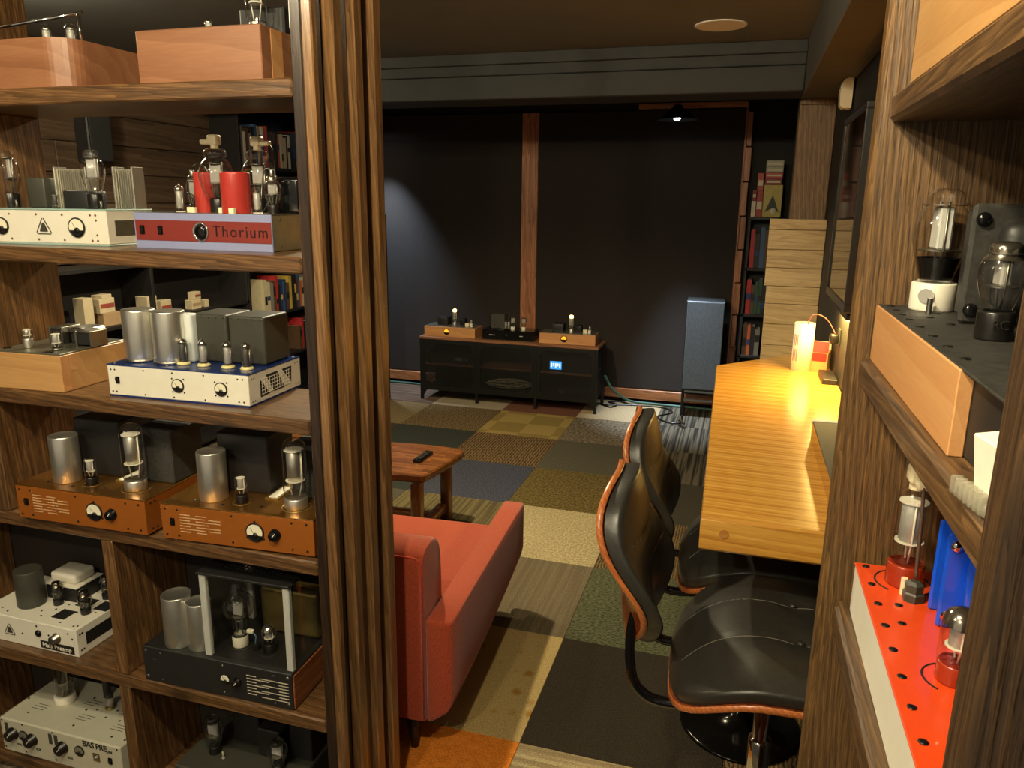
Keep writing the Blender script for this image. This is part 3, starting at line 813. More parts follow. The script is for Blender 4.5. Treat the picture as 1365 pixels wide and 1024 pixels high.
wire(A, [(-.11, .09, h + .04), (-.10, .088, h + .046), (-.09, .09, h + .03), (-.092, .09, h)], .0022)
xf = obj('transformer', MB().rbox(.115, .180, .12, .195, h, h + .085, .010, 3), BLACKGLOSS, A)
screws(A, [(w / 2, y, z) for y in (.03, .16) for z in (.012, h - .01)], STEEL, axis='side')

# ---- shelf B: white amplifier with two meters
A = thing('tube_amplifier', 'white tube amplifier with two round meters and triangle emblem, left of the Thorium one', 'amplifier', (-1.085, -.486, 1.522), R(3.2), 'amplifiers in the left shelves')
w, d, h = .36, .16, .086
w2 = w / 2
obj('chassis', MB().box(-w2, w2, 0, d, .004, h - .004, b=.002), WHITE, A)
obj('top_plate', MB().box(-w2 - .001, w2 + .001, -.001, d + .001, h - .004, h, b=.001), TEAL, A)
obj('bottom_plate', MB().box(-w2 - .001, w2 + .001, -.001, d + .001, 0, .004, b=.001), TEAL, A)
meter(A, -.125 + .0, h * .5, .0205, -.001); meter(A, .095, h * .5, .0235, -.001)
logo(A, -.002, h * .5, .023, -.0008)
screws(A, [(x, -.0002, z) for x in (-.10, -.02, .055, .135, .150) for z in (h * .15, h * .84)] + [(.15, 0, h * .7), (.15, 0, h * .3)], plain('copper_screw', sr(130, 80, 60), .4, .5))
obj('side_plate', MB().box(w2 - .001, w2 + .0015, .025, .10, h * .28, h * .70), STEEL, A)
for (x, y) in ((-.155, .065), (.108, .055)):
    vtube(A, x, y, h, 'st', .140, .028, .036, .019, BAKELITE, PLATEGREY, platew=.5)
vtube(A, -.002, .045, h, 'straight', .040, .009, .003, .009, BRASS, PLATEDARK)
vtube(A, -.115, .040, h, 'straight', .022, .003, .003, .004, BRASS, STEEL)
vtube(A, .143, .030, h, 'straight', .022, .003, .003, .004, BRASS, STEEL)
obj('transformer', MB().rbox(.022, .092, .045, .11, h, h + .043, .003, 2), BLACK, A)
obj('transformer', MB().rbox(-.130, -.075, .09, .15, h, h + .075, .004, 2), DARKGREY, A)
for (x0, x1, y) in ((-.062, .030, .135), (.118, .172, .130)):
    f = obj('heat_sink', MB().box(x0, x1, y, y + .02, h, h + .098, b=.001), ALU, A)
    for k in range(int((x1 - x0) / .0065)):
        obj('fin', MB().box(x0 + k * .0065, x0 + k * .0065 + .0022, y - .012, y, h, h + .096), ALU, f)
    obj('fin', MB().box(x0 - .003, x0 + .001, y - .022, y + .02, h, h + .102, b=.0008), ALU, f)
    obj('fin', MB().box(x1 - .001, x1 + .003, y - .022, y + .02, h, h + .102, b=.0008), ALU, f)

# ---- shelf C: maple boxed amplifier
A = thing('tube_amplifier', 'maple boxed tube amplifier with black top plate, left of the blue and white one', 'amplifier', (-1.115, -.559, 1.170), R(3), 'amplifiers in the left shelves')
w, d, h = .20, .22, .092
obj('wood_box', MB().box(-w / 2, w / 2, 0, d, 0, h, b=.002), MAPLE, A)
obj('corner_joint', MB().box(w / 2 - .0005, w / 2 + .0008, .0, .026, .004, h - .002), PALECHERRY, A)
obj('corner_joint', MB().box(w / 2 - .0005, w / 2 + .0010, .026, .050, h * .55, h - .002), PALECHERRY, A)
obj('top_plate', MB().box(-w / 2 + .001, w / 2 - .001, .001, d - .001, h, h + .004, b=.001), plain('dark_green_grey_plate', sr(96, 92, 78), .35, .3), A)
zt = h + .004
vtube(A, -.040, .050, zt, 'dome', .050, .0135, .024, .0115, ALU, ALU); vtube(A, .050, .045, zt, 'dome', .048, .0150, .006, .012, STEEL, PLATEGREY)
obj('jack', MB().cyl(-.085, .03, zt, zt + .003, .009, 14), BAKELITE, A)
obj('jack', MB().cyl(.055, .016, zt, zt + .002, .010, 14), BAKELITE, A)
for (x0, x1, y0, y1, hh) in ((-.030, .010, .11, .165, .045), (.058, .105, .10, .15, .040)):
    f = obj('transformer', MB().box(x0 + .006, x1 - .004, y0, y1, zt + .005, zt + hh - .004), BLACK, A)
    obj('transformer_bracket', MB().box(x0, x0 + .006, y0 - .006, y1 + .006, zt, zt + hh, b=.001).box(x0, x1, y0 - .004, y1 + .004, zt + hh - .004, zt + hh, b=.001).box(x1 - .003, x1, y0 - .004, y1 + .004, zt, zt + hh, b=.001), STEEL, f)
f = obj('transformer', MB().box(.015, .060, .13, .195, zt, zt + .026), BLACK, A)
obj('transformer_cover', MB().rbox(.010, .064, .125, .20, zt + .026, zt + .042, .008, 3), STEEL, f)

# ---- shelf C: blue and white amplifier
A = thing('tube_amplifier', 'white fronted tube amplifier with blue top, two tall silver cans and four small tubes', 'amplifier', (-.7005, -.531, 1.170), R(1.8), 'amplifiers in the left shelves')
w, d, h = .385, .225, .079
w2 = w / 2
obj('chassis', MB().box(-w2, w2, 0, d, .004, h - .003, b=.0015), WHITE, A)
obj('top_plate', MB().box(-w2 - .001, w2 + .001, -.001, d + .001, h - .003, h, b=.001), NAVY, A)
obj('bottom_plate', MB().box(-w2, w2, 0, d, .0005, .004), NAVY, A)
feet(A, w, d)
switch(A, -.165, h * .52)
meter(A, .004, h * .5, .0165, 0, METERWHITE, BAKELITE); meter(A, .120, h * .5, .0165, 0, METERWHITE, BAKELITE)
screws(A, [(x, 0, z) for x in (-.182, -.171, .165, .178) for z in (h * .16, h * .84)] + [(x, 0, z) for x in (-.09, -.01, .075) for z in (h * .13, h * .87)] + [(x + sx * .016, 0, h * .5 + sz * .016) for x in (.004, .120) for sx in (-1, 1) for sz in (-1, 1)], SCREWBLACK, .0022)
screws(A, [(w2, y, z) for y in (.012, .022, .2, .212) for z in (h * .16, h * .84)], STEEL, .0022, axis='side')
# triangular and slanted vent grilles on the right side
def side_poly(name, pts):
    return obj(name, MB().prism(pts, w2 - .0004, w2 + .0009, Matrix(((0, 0, 1, 0), (1, 0, 0, 0), (0, 1, 0, 0), (0, 0, 0, 1)))), SLOT, A, label='slanted vent grille')
side_poly('vent_grille', [(.045, h * .20), (.085, h * .22), (.046, h * .72)])
side_poly('vent_grille', [(.070, h * .80), (.118, h * .80), (.148, h * .22), (.102, h * .22)])
side_poly('vent_grille', [(.140, h * .80), (.182, h * .80), (.178, h * .30)])
bars = MB()
for k in range(5):
    z = h * (.26 + .11 * k); bars.box(w2 + .0006, w2 + .0013, .05, .175, z, z + .0016)
for k in range(12):
    y = .052 + k * .0105; bars.box(w2 + .0006, w2 + .0013, y, y + .0016, h * .26, h * .74)
obj('grille_lattice', bars, WHITE, A, kind='stuff')
zt = h
for x in (-.146, -.062):
    c = can(A, x, .067, zt, .126, .0385, label='tall polished silver capacitor can', rim=False)
    obj('can_clamp', MB().lathe([(.041, 0), (.041, .006), (.0385, .007)], 28), STEEL, c)
obj('capacitor_can', MB().rbox(-.045, -.005, .075, .105, zt, zt + .118, .006, 2), plain('white_plastic_case', sr(214, 218, 214), .5), A, label='white plastic capacitor')
for x in (-.016, .040, .107, .158):
    vtube(A, x, .052 - .1 * (x + .016) * .12, zt, 'straight', .066, .0108, .004, .0108, CERAMIC, PLATEGREY if x in (.040, .107) else PLATEDARK, getter=True, socket=plain('ivory_socket', sr(214, 200, 140), .4))
for (x, y) in ((.030, .150), (.132, .150)):
    tr = obj('transformer_cover', MB().rbox(x - .050, x + .048, y - .055, y + .055, zt, zt + .117, .007, 2), DARKGREY, A, label='dark grey transformer cover', wn=True)
    screws(tr, [(x - .04 + k * .02, y - .055, zt + .110) for k in range(5)], BLACK, .002)
vtube(A, -.003, .11, zt, 'dome', .06, .010, .008, .010, BAKELITE, PLATEDARK)
screws(A, [(x, y, zt) for x in (-.18, .183) for y in (.012, .21)] + [(-.11, .022, zt), (-.04, .022, zt), (.13, .022, zt)], STEEL, .0035, axis='up')

# ---- shelf D: the two copper orange amplifiers
def orange_amp(loc, rz, label, w, ztube):
    A = thing('tube_amplifier', label, 'amplifier', loc, rz, 'amplifiers in the left shelves')
    d, h = .24, .093; w2 = w / 2
    obj('chassis', MB().box(-w2, w2, 0, d, .003, h - .003, b=.001), ORANGE, A)
    obj('top_plate', MB().box(-w2 - .0008, w2 + .0008, -.0008, d, h - .003, h, b=.001), GOLD, A)
    feet(A, w, d)
    switch(A, -w2 + .030, h * .52, .012, .019)
    rects = []
    for k in range(7):
        z = h * .73 - k * .0072
        rects += [(-w2 + .050, -w2 + (.078 if k % 2 == 0 else .118), z, z + .0022)]
        rects += [(-w2 + (.094 if k % 2 == 0 else .128), -w2 + (.122 if k % 3 == 0 else .160), z, z + .0022)]
    slots(A, rects, 0, plain('slot_pale', sr(196, 160, 120), .5))
    meter(A, w2 - .150, h * .50, .0235)
    knob(A, w2 - .098, h * .50, .0125)
    screws(A, [(x, 0, z) for x in (-w2 + .012, -w2 + .045, -.010, w2 - .055, w2 - .018) for z in (h * .15, h * .86)] + [(w2 - .150 + .026 * math.cos(R(a)), 0, h * .5 + .026 * math.sin(R(a))) for a in (90, 215, 325)], SCREWBLACK, .003)
    screws(A, [(w2, y, z) for y in (.02, .035) for z in (h * .14, h * .86)], SCREWBLACK, .003, axis='side')
    slots(A, [(.05, .11, h * .70 - k * .010, h * .70 - k * .010 + .003) for k in range(5)], mat=plain('slot_pale', sr(196, 160, 120), .5), axis='side', x=w2)
    c = can(A, -w2 + .105, .062, h, .122, .034, label='plain aluminium capacitor can')
    screws(A, [(-w2 + .15, .028, h), (-w2 + .07, .035, h), (.045, .04, h), (.05, .10, h)], SCREWBLACK, .0045, axis='up')
    vtube(A, -w2 + .185, .055, h, 'dome', .072, .0145, .020, .0145, BAKELITE, PLATEGREY, getter=False)
    obj('slot_ring', MB().tube([(-w2 + .185 + .021 * math.cos(R(a)), .055 + .021 * math.sin(R(a)), h) for a in range(0, 360, 15)], .0012, 5, True), BRASS, A)
    vtube(A, w2 - .075, .062, h, 'dome', .172, .0285, .026, .027, ALU, ALU, platew=.62, label='tall clear output tube with silver anode')
    obj('slot_ring', MB().tube([(w2 - .075 + .034 * math.cos(R(a)), .062 + .034 * math.sin(R(a)), h) for a in range(0, 360, 12)], .0015, 5, True), BRASS, A)
    tc = obj('transformer_cover', MB().box(-w2 + .085, -w2 + .225, .115, .235, h, h + .150, b=.003), BLACK, A, label='tall black transformer box')
    tc = obj('transformer_cover', MB().box(w2 - .115, w2 - .006, .115, .235, h, h + .140, b=.003), plain('textured_dark_box', sr(50, 50, 46), .75, noise=.3, nscale=120, bump=.4), A)
    lb = obj('terminal_strip', MB().box(-w2 + .228, -w2 + .262, .085, .18, h, h + .004), BRASS, A)
    obj('terminal_label', MB().box(-w2 + .236, -w2 + .258, .09, .16, h + .004, h + .006), PAPERWHITE, lb)
    return A
orange_amp((-.977, -.5875, .833 + .003), R(1.6), 'dull copper orange amplifier standing half in shade at the left', .388, .17)
orange_amp((-.539, -.568, .833 + .003), R(3.4), 'bright copper orange amplifier beside the battened end post', .400, .17)

# ---- shelf E: white preamplifier
A = thing('tube_preamplifier', 'white preamplifier lettered Maia Preamp with black cylinder and white transformer', 'preamplifier', (-1.270, -.542, .416), R(-.4), 'amplifiers in the left shelves')
w, d, h = .345, .215, .082; w2 = w / 2
obj('chassis', MB().box(-w2, w2, 0, d, 0, h, b=.002), WHITE, A)
logo(A, -.065, h * .5, .020, -.0006)
obj('jewel_lamp', MB().lathe([(.010, 0), (.010, .003), (.007, .006), (0, .008)], 18, FR(.040, 0, h * .60)), BLACKGLOSS, A)
knob(A, .104, h * .58, .0125, 0, STEEL, .018, False)
obj('name_plate', MB().box(.043, .160, -.0012, .001, h * .08, h * .36), BLACK, A)
front_text('lettering', 'Maia Preamp', .0185, PAPERWHITE, A, .101, -.0016, h * .215, 1.05)
screws(A, [(-.02, 0, h * .45), (.035, 0, h * .85), (.075, 0, h * .6), (.145, 0, h * .82), (.158, 0, h * .65), (.158, 0, h * .22)], SCREWBLACK, .003)
obj('side_plate', MB().box(w2 - .001, w2 + .001, .03, .20, h * .28, h * .72), BLACK, A)
screws(A, [(w2, y, z) for y in (.012, .02) for z in (h * .2, h * .78)], SCREWBLACK, .003, axis='side')
can(A, -.062, .075, h, .108, .037, DARKGREY, label='matt dark grey cylinder cover', rim=False)
vtube(A, .013, .095, h, 'st', .072, .0185, .018, .0135, BAKELITE, PLATEDARK, getter=True, glass=SMOKED)
vtube(A, .127, .080, h, 'st', .072, .0185, .018, .0135, BAKELITE, PLATEDARK, getter=True, glass=SMOKED)
vtube(A, .118, .165, h, 'st', .072, .0185, .018, .0135, BAKELITE, PLATEDARK, getter=True, glass=SMOKED)
f = obj('transformer', MB().box(-.050, .062, .115, .205, h, h + .045, b=.001), BLACK, A)
obj('transformer_cover', MB().box(-.054, .066, .111, .209, h + .045, h + .049, b=.001).rbox(-.040, .052, .122, .198, h + .049, h + .080, .010, 3), WHITE, f, label='white transformer bell')
for (x, y) in ((.075, .055), (.085, .125), (.15, .125)):
    obj('cover_plate', MB().box(-.022, .022, -.022, .022, 0, .0015), BLACK, A, (x, y, h), (0, 0, R(0)))
screws(A, [(x, y, h) for x, y in ((-.12, .03), (-.09, .02), (-.1, .12), (.0, .05), (.10, .02), (.15, .016), (.16, .02), (.03, .07), (.045, .10), (.10, .075), (.15, .09), (.02, .03))], SCREWBLACK, .003, axis='up')

# ---- shelf E: black amplifier with a glass guard
A = thing('tube_amplifier', 'black amplifier with walnut sides and a glass guard box around its tubes', 'amplifier', (-.6355, -.563, .416), R(1), 'amplifiers in the left shelves')
w, d, h = .439, .235, .100; w2 = w / 2
obj('chassis', MB().box(-w2, w2 - .004, 0, d, 0, h, b=.002), BLACK, A)
obj('wood_side', MB().box(w2 - .004, w2, .003, d, .004, h - .006, b=.001), WALNUTX, A)
meter(A, .026, h * .52, .014)
knob(A, .060, h * .50, .0105)
rects = []
for k in range(7):
    z = h * .74 - k * .0085
    rects.append((.088, .115 if k % 2 == 0 else .150, z, z + .0022)); rects.append(((.128, .178)[k % 2] - (.0 if k % 2 else 0), .205, z - .003, z - .0008))
slots(A, rects, 0, plain('slot_bright', sr(190, 180, 160), .5))
screws(A, [(x, 0, z) for x in (-w2 + .010, w2 - .016) for z in (h * .14, h * .88)], STEEL, .005)
screws(A, [(x, 0, z) for x in (-.165, .020, .165) for z in (h * .12, h * .88)], STEEL, .0025)
obj('slot_mark', MB().box(-.193, -.177, -.001, .0, h * .66, h * .68), STEEL, A)
can(A, -.137, .044, h, .138, .037, label='aluminium capacitor can'); can(A, -.073, .046, h, .128, .032, label='aluminium capacitor can')
vtube(A, .020, .078, h, 'globe', .185, .040, .030, .020, CERAMIC, PLATEGREY, platew=.33, label='clear ball shaped tube on a white socket')
obj('slot_ring', MB().tube([(.020 + .030 * math.cos(R(a)), .078 + .030 * math.sin(R(a)), h) for a in range(0, 360, 12)], .002, 5, True), SLOT, A)
vtube(A, .108, .075, h, 'dome', .076, .0185, .024, .017, BAKELITE, PLATEGREY, getter=True)
obj('slot_ring', MB().tube([(.108 + .028 * math.cos(R(a)), .075 + .028 * math.sin(R(a)), h) for a in range(0, 360, 12)], .002, 5, True), SLOT, A)
cl = obj('tube_clip', MB().rbox(.052, .070, .060, .070, h + .048, h + .058, .002, 2), CERAMIC, A)
wire(A, [(.068, .065, h + .052), (.076, .065, h + .04), (.072, .067, h + .02), (.074, .07, h + .008)], .0016, plain('blue_wire', sr(90, 130, 160), .5))
obj('terminal_block', MB().box(.066, .082, .062, .078, h, h + .018, b=.001), BAKELITE, A)
GX0, GX1, GY0, GY1, GH = -.028, .205, .018, .200, .225
for (x, y) in ((GX0, GY0), (GX1, GY0), (GX1, GY1), (GX0, GY1)):
    obj('guard_post', MB().box(x - .009, x + .009, y - .007, y + .007, h, h + GH, b=.002), plain('satin_silver', sr(206, 206, 198), .5, .3), A, label='silver corner post of the glass guard')
obj('glass_pane', MB().box(GX0, GX1, GY0 - .002, GY0 + .001, h + .002, h + GH - .004), PANE, A)
obj('glass_pane', MB().box(GX1 - .001, GX1 + .002, GY0, GY1, h + .002, h + GH - .004), PANE, A)
obj('glass_pane', MB().box(GX0 - .002, GX0 + .001, GY0, GY1, h + .002, h + GH - .004), PANE, A)
tp = MB()
tp.box(GX0 - .012, GX1 + .012, GY0 - .012, GY0 + .03, h + GH, h + GH + .006, b=.001)
tp.box(GX0 - .012, GX1 + .012, GY1 - .03, GY1 + .012, h + GH, h + GH + .006, b=.001)
obj('guard_top', tp, BLACK, A)
tp = MB()
tp.box(GX0 - .012, GX0 + .03, GY0 + .03, GY1 - .03, h + GH, h + GH + .006)
tp.box(GX1 - .03, GX1 + .012, GY0 + .03, GY1 - .03, h + GH, h + GH + .006)
obj('guard_top', tp, BLACK, A)
gm = MB()
for k in range(16):
    x = GX0 + .03 + k * (GX1 - GX0 - .06) / 15
    gm.box(x - .001, x + .001, GY0 + .03, GY1 - .03, h + GH + .001, h + GH + .003)
for k in range(12):
    y = GY0 + .03 + k * (GY1 - GY0 - .06) / 11
    gm.box(GX0 + .03, GX1 - .03, y - .001, y + .001, h + GH + .001, h + GH + .003)
obj('mesh_grille', gm, BLACK, A, kind='stuff')
for x in (.075, .165):
    tb = obj('transformer_bell', MB().rbox(x - .042, x + .042, .150, .232, h, h + .135, .014, 3), BRASS, A, label='brassy transformer bell behind the glass', wn=True)
    obj('transformer_flange', MB().box(x - .050, x + .050, .186, .192, h, h + .142, b=.001), BRASS, tb)

# ---- shelf F: grey preamplifier, and the dark amplifier beside it
A = thing('tube_preamplifier', 'grey preamplifier lettered BAS PRE with four black knobs on the lowest shelf', 'preamplifier', (-1.196, -.558, .060), R(0), 'amplifiers in the left shelves')
w, d, h = .43, .215, .110; w2 = w / 2
obj('chassis', MB().box(-w2, w2, 0, d, 0, h, b=.004), GREYPAINT, A)
for (x, z) in ((-.168, .60), (-.098, .56), (.013, .58)):
    knob(A, x, h * z, .0165, 0, BAKELITE, .020)
for x in (-.130, .072):
    meter(A, x, h * .60, .0165, 0, plain('grey_dial', sr(120, 114, 100), .3), BAKELITE)
for x in (-.190, -.030, -.010):
    obj('toggle_plate', MB().box(x - .006, x + .006, -.002, .001, h * .58, h * .88, b=.001), DARKGREY, A)
front_text('lettering', 'BAS PRE', .026, BLACK, A, .128, -.0008, h * .86, .9)
front_text('lettering', 'ON', .012, BLACK, A, .178, -.0008, h * .80, 1.0)
obj('jewel_lamp', MB().box(.118, .142, -.002, .001, h * .42, h * .66, b=.001).lathe([(.008, 0), (.006, .004), (0, .006)], 14, FR(.130, -.002, h * .54)), CHROME, A)
switch(A, .178, h * .54, .013, .020)
for x, s in ((-.150, 'VOL'), (-.080, 'SCR'), (.035, 'SCR')):
    front_text('lettering', s, .010, DARKGREY, A, x, -.0006, h * .30)
screws(A, [(x, 0, z) for x in (-.205, -.13, -.02, .10, .205) for z in (h * .12, h * .93)], SCREWBLACK, .003)
for x in (-.092, .195):
    vtube(A, x, .115, h, 'dome', .165, .026, .024, .029, CERAMIC, PLATEDARK, glass=SMOKED, platew=.6)
vtube(A, .060, .130, h, 'straight', .046, .0105, .003, .0105, BRASS, PLATEGREY, socket=BRASS)
can(A, .010, .170, h, .07, .011, BLACK, rim=False); can(A, .150, .190, h, .07, .011, BLACK, rim=False)
sm = MB()
for (x, y) in ((-.14, .06), (-.01, .12), (.02, .06), (.125, .115), (.15, .055)):
    for k in range(3): sm.box(x - .022 + k * .004, x + .022 + k * .004, y + k * .010, y + k * .010 + .0016, h - .0004, h + .0004)
obj('vent_slots', sm, SLOT, A, kind='stuff')
screws(A, [(x, y, h) for x, y in ((-.205, .09), (-.15, .04), (-.02, .15), (.0, .10), (.03, .11), (.09, .125), (.08, .09), (.13, .09), (.02, .035), (.16, .03), (.205, .03))], SCREWBLACK, .0035, axis='up')

A = thing('tube_amplifier', 'dark grey amplifier with two rounded tubes, half cut off at the bottom of the shelf', 'amplifier', (-.640, -.540, .060), R(0), 'amplifiers in the left shelves')
w, d, h = .36, .215, .085; w2 = w / 2
obj('chassis', MB().box(-w2, w2, 0, d, 0, h, b=.003), DARKGREY, A)
vtube(A, -.105, .075, h, 'st', .115, .027, .024, .017, BAKELITE, PLATEGREY); vtube(A, .100, .070, h, 'st', .095, .027, .020, .017, BAKELITE, PLATEGREY)
for (x0, x1, y0, y1, hh) in ((-.085, .000, .13, .21, .145), (.015, .085, .10, .16, .085), (.105, .172, .12, .20, .110)):
    obj('transformer_cover', MB().box(x0, x1, y0, y1, h, h + hh, b=.003), BLACK, A)
obj('transformer_clip', MB().box(.125, .155, .125, .145, h + .110, h + .118, b=.001), ALU, A)
vtube(A, -.068, .060, h, 'straight', .03, .003, .003, .004, CERAMIC, PAPERWHITE)

# ---- shelf A: two wooden boxed amplifiers under the ceiling
A = thing('tube_amplifier', 'cherry wood boxed amplifier on the top shelf next to the end post', 'amplifier', (-.5585, -.545, 1.870), R(0), 'amplifiers in the left shelves')
w, d, h = .303, .215, .106; w2 = w / 2
obj('wood_box', MB().box(-w2, w2, 0, d, .0, h, b=.002), CHERRY, A)
obj('corner_joint', MB().box(w2 - .0004, w2 + .0008, .035, .075, .002, h - .002), PALECHERRY, A)
obj('top_plate', MB().box(-w2 + .012, w2 - .012, .012, d - .012, h, h + .003), BLACK, A)
vtube(A, .085, .09, h, 'dome', .15, .022, .024, .016, ALU, PLATEGREY)
vtube(A, -.02, .07, h, 'straight', .03, .009, .003, .009, CERAMIC, PLATEGREY)
obj('transformer_cover', MB().box(.02, .13, .12, .20, h + .003, h + .06, b=.004), BLACK, A)
obj('toggle', MB().cyl(w2 - .016, .018, h, h + .014, .003, 8), CHROME, A)
A = thing('tube_amplifier', 'wooden boxed amplifier with a rounded front corner at the top left edge', 'amplifier', (-1.075, -.548, 1.870), R(0), 'amplifiers in the left shelves')
w, d, h = .36, .215, .105; w2 = w / 2
pol = [(-w2, 0), (w2 - .06, 0)] + [(w2 - .06 + .06 * math.sin(R(a)), .06 - .06 * math.cos(R(a))) for a in range(10, 91, 10)] + [(w2, d), (-w2, d)]
obj('wood_box', MB().prism(pol, 0, h), CHERRY, A)
obj('top_plate', MB().box(-w2 + .01, w2 - .06, .02, d - .01, h, h + .003), BLACK, A)
vtube(A, .04, .09, h, 'straight', .045, .012, .004, .012, CERAMIC, PLATEGREY); vtube(A, .10, .10, h, 'straight', .045, .012, .004, .012, CERAMIC, PLATEGREY)
obj('rail', MB().tube([(-.16, .05, h + .03), (.12, .12, h + .075)], .004, 8), CHROME, A)
obj('rail_post', MB().tube([(-.15, .0525, h), (-.15, .0525, h + .032)], .004, 8), CHROME, A)
obj('rail_post', MB().tube([(.11, .1175, h), (.11, .1175, h + .073)], .004, 8), CHROME, A)

# ------------------------------------------------------------------ side shelf amplifiers (they face the aisle)
RZ = R(-90)
A = thing('tube_amplifier', 'cherry fronted amplifier with crinkled black top and tall clear tube on the right shelf', 'amplifier', (.719, -1.099, 1.441), RZ, 'amplifiers on the side shelf')
w, d, h = .448, .24, .0735; w2 = w / 2
obj('wood_front', MB().box(-w2, .193, 0, .012, 0, h - .001, b=.001), PALECHERRY, A, label='pale cherry front board')
obj('chassis', MB().box(-w2 + .002, .30, .012, d, .002, h - .004), BLACK, A)
obj('top_plate', MB().box(-w2, .300, .002, d, h - .003, h, b=.001), BLACKROUGH, A)
screws(A, [(x, .014, h) for x in (-.205, -.165, -.125, -.085, -.03, .03, .09, .15)] + [(.14, .06, h), (-.06, .05, h), (-.11, .04, h), (-.15, .055, h), (.18, .05, h)], SCREWBLACK, .0045, axis='up')
t = vtube(A, -.187, .056, h, 'st', .146, .0315, .034, .0255, CERAMIC, plain('pale_anode', sr(196, 196, 190), .5, noise=.06), platew=.60, label='tall clear shouldered tube in a white ceramic socket')
obj('getter_flash', MB().lathe([(.0186, .004), (.0205, .010), (.0240, .022), (.0262, .030)], 20, None, True, False, False), BAKELITE, t)
obj('toggle', MB().cyl(-.150, .046, h, h + .018, .0032, 10), STEEL, A)
obj('socket_hole', MB().cyl(0, 0, 0, .002, .009, 16, 0, T(-.187, .056, h + .019) @ rotz(R(-28)) @ T(.0250, 0, 0) @ roty(R(90))), ALU, A)
tr = obj('transformer', MB().box(-.140, -.075, .070, .190, h + .004, h + .122, b=.002), BLACK, A, label='black transformer with riveted bell')
obj('transformer_flange', MB().box(-.078, -.068, .058, .205, h, h + .128, b=.004), BLACKROUGH, tr)
obj('transformer_bell', MB().rbox(-.075, -.040, .082, .185, h + .018, h + .110, .014, 3), BLACK, tr)
for (y, z) in ((.068, .016), (.068, .112), (.190, .112)):
    obj('bolt', MB().lathe([(.0075, 0), (.0075, .003), (.005, .006), (0, .006)], 10, T(-.068, y, h + z) @ roty(R(90))), BLACKGLOSS, tr)
vtube(A, .030, .066, h, 'st', .094, .0215, .028, .0165, BAKELITE, PLATEGREY, getter=True, label='shouldered tube on a black base')
front_text('lettering', 'RC', .013, STEEL, A, .0475, .066, h + .016, .85, rot=(R(90), 0, R(90)), offset=-.0004)
tr = obj('transformer', MB().box(.055, .13, .11, .21, h, h + .105, b=.006), BLACK, A)

B = thing('tube_carton', 'small white slotted carton in a clear tray beside the cherry fronted amplifier', 'box', (.742, -1.402, 1.441), R(10))
B.scale = (.85, .85, .85)
obj('carton', MB().box(-.030, .045, -.018, .018, .012, .062, b=.001), PAPERWHITE, B, (0, 0, 0), (R(0), R(-8), 0))
for z in (.026, .046):
    obj('slot', MB().box(-.0312, -.0295, -.008, .004, z - .005, z + .006), plain('brown_slot', sr(150, 120, 70), .6), B)
tray = glass_mat('clear_tray_plastic', (.94, .92, .86), .08, 1.45, .25, sr(200, 196, 180))
obj('clear_tray', MB().rbox(-.044, .055, -.028, .028, 0, .014, .005, 2), tray, B)
for k in range(7):
    obj('tray_rib', MB().rbox(-.046, -.036, -.024 + k * .008, -.019 + k * .008, .002, .018, .002, 2), tray, B)

A = thing('tube_amplifier', 'white fronted amplifier with bright red top and blue transformer on the lower right shelf', 'amplifier', (.730, -1.110, 1.085), RZ, 'amplifiers on the side shelf')
w, d, h = .43, .26, .073; w2 = w / 2
obj('chassis', MB().box(-w2, w2, 0, d, 0, h - .003, b=.001), WHITE, A)
obj('top_plate', MB().box(-w2, w2, -.001, d, h - .003, h, b=.0008), REDPLATE, A)
screws(A, [(-.205 + k * .052, .012, h) for k in range(9)] + [(-.105, .036, h), (-.06, .032, h)], SCREWBLACK, .005, axis='up')
t = vtube(A, -.170, .052, h, 'dome', .135, .0225, .030, .0225, AMBERBASE, PLATEGREY, platew=.62, cap='cream', label='tall tube on an amber base with cream cap')
wire(A, [(-.140, .052, h + .155), (-.132, .052, h + .13), (-.128, .054, h + .07), (-.125, .055, h + .03)], .0022, plain('brown_cable', sr(84, 60, 50), .6))
obj('cable_gland', MB().lathe([(.013, 0), (.013, .010), (.011, .012), (.011, .022), (.006, .026)], 6, T(-.125, .055, h), smooth=False), DARKGREY, A)
obj('lamp_stub', MB().cyl(-.138, .046, h, h + .022, .004, 10), CREAMCAP, A)
tr = obj('transformer', MB().box(-.105, -.070, .085, .200, h + .003, h + .110, b=.002), plain('lamination_grey', sr(92, 92, 82), .5, .3), A)
obj('transformer_flange', MB().box(-.070, -.064, .068, .215, h, h + .118, b=.003), BLUE, tr, label='blue transformer flange')
obj('transformer_flange', MB().box(-.110, -.104, .068, .215, h, h + .118, b=.003), BLUE, tr)
obj('transformer_bell', MB().rbox(-.068, -.030, .088, .200, h + .014, h + .108, .016, 3), BLUE, tr, label='blue transformer bell')
for (y, z) in ((.078, .016), (.078, .104), (.206, .104), (.206, .016)):
    obj('bolt', MB().lathe([(.0075, 0), (.0075, .002), (.005, .005), (0, .005)], 10, T(-.064, y, h + z) @ roty(R(90))), CHROME, tr)
vtube(A, .045, .062, h, 'dome', .084, .0185, .022, .0175, AMBERBASE, PLATEGREY, getter=True, label='tube with silvered dome on an amber base')
for (x, y, r) in ((-.170, .052, .034), (.045, .062, .029)):
    obj('slot_ring', MB().tube([(x + r * math.cos(R(a)), y + r * math.sin(R(a)), h) for a in range(20, 330, 10)], .0012, 5), SLOT, A)

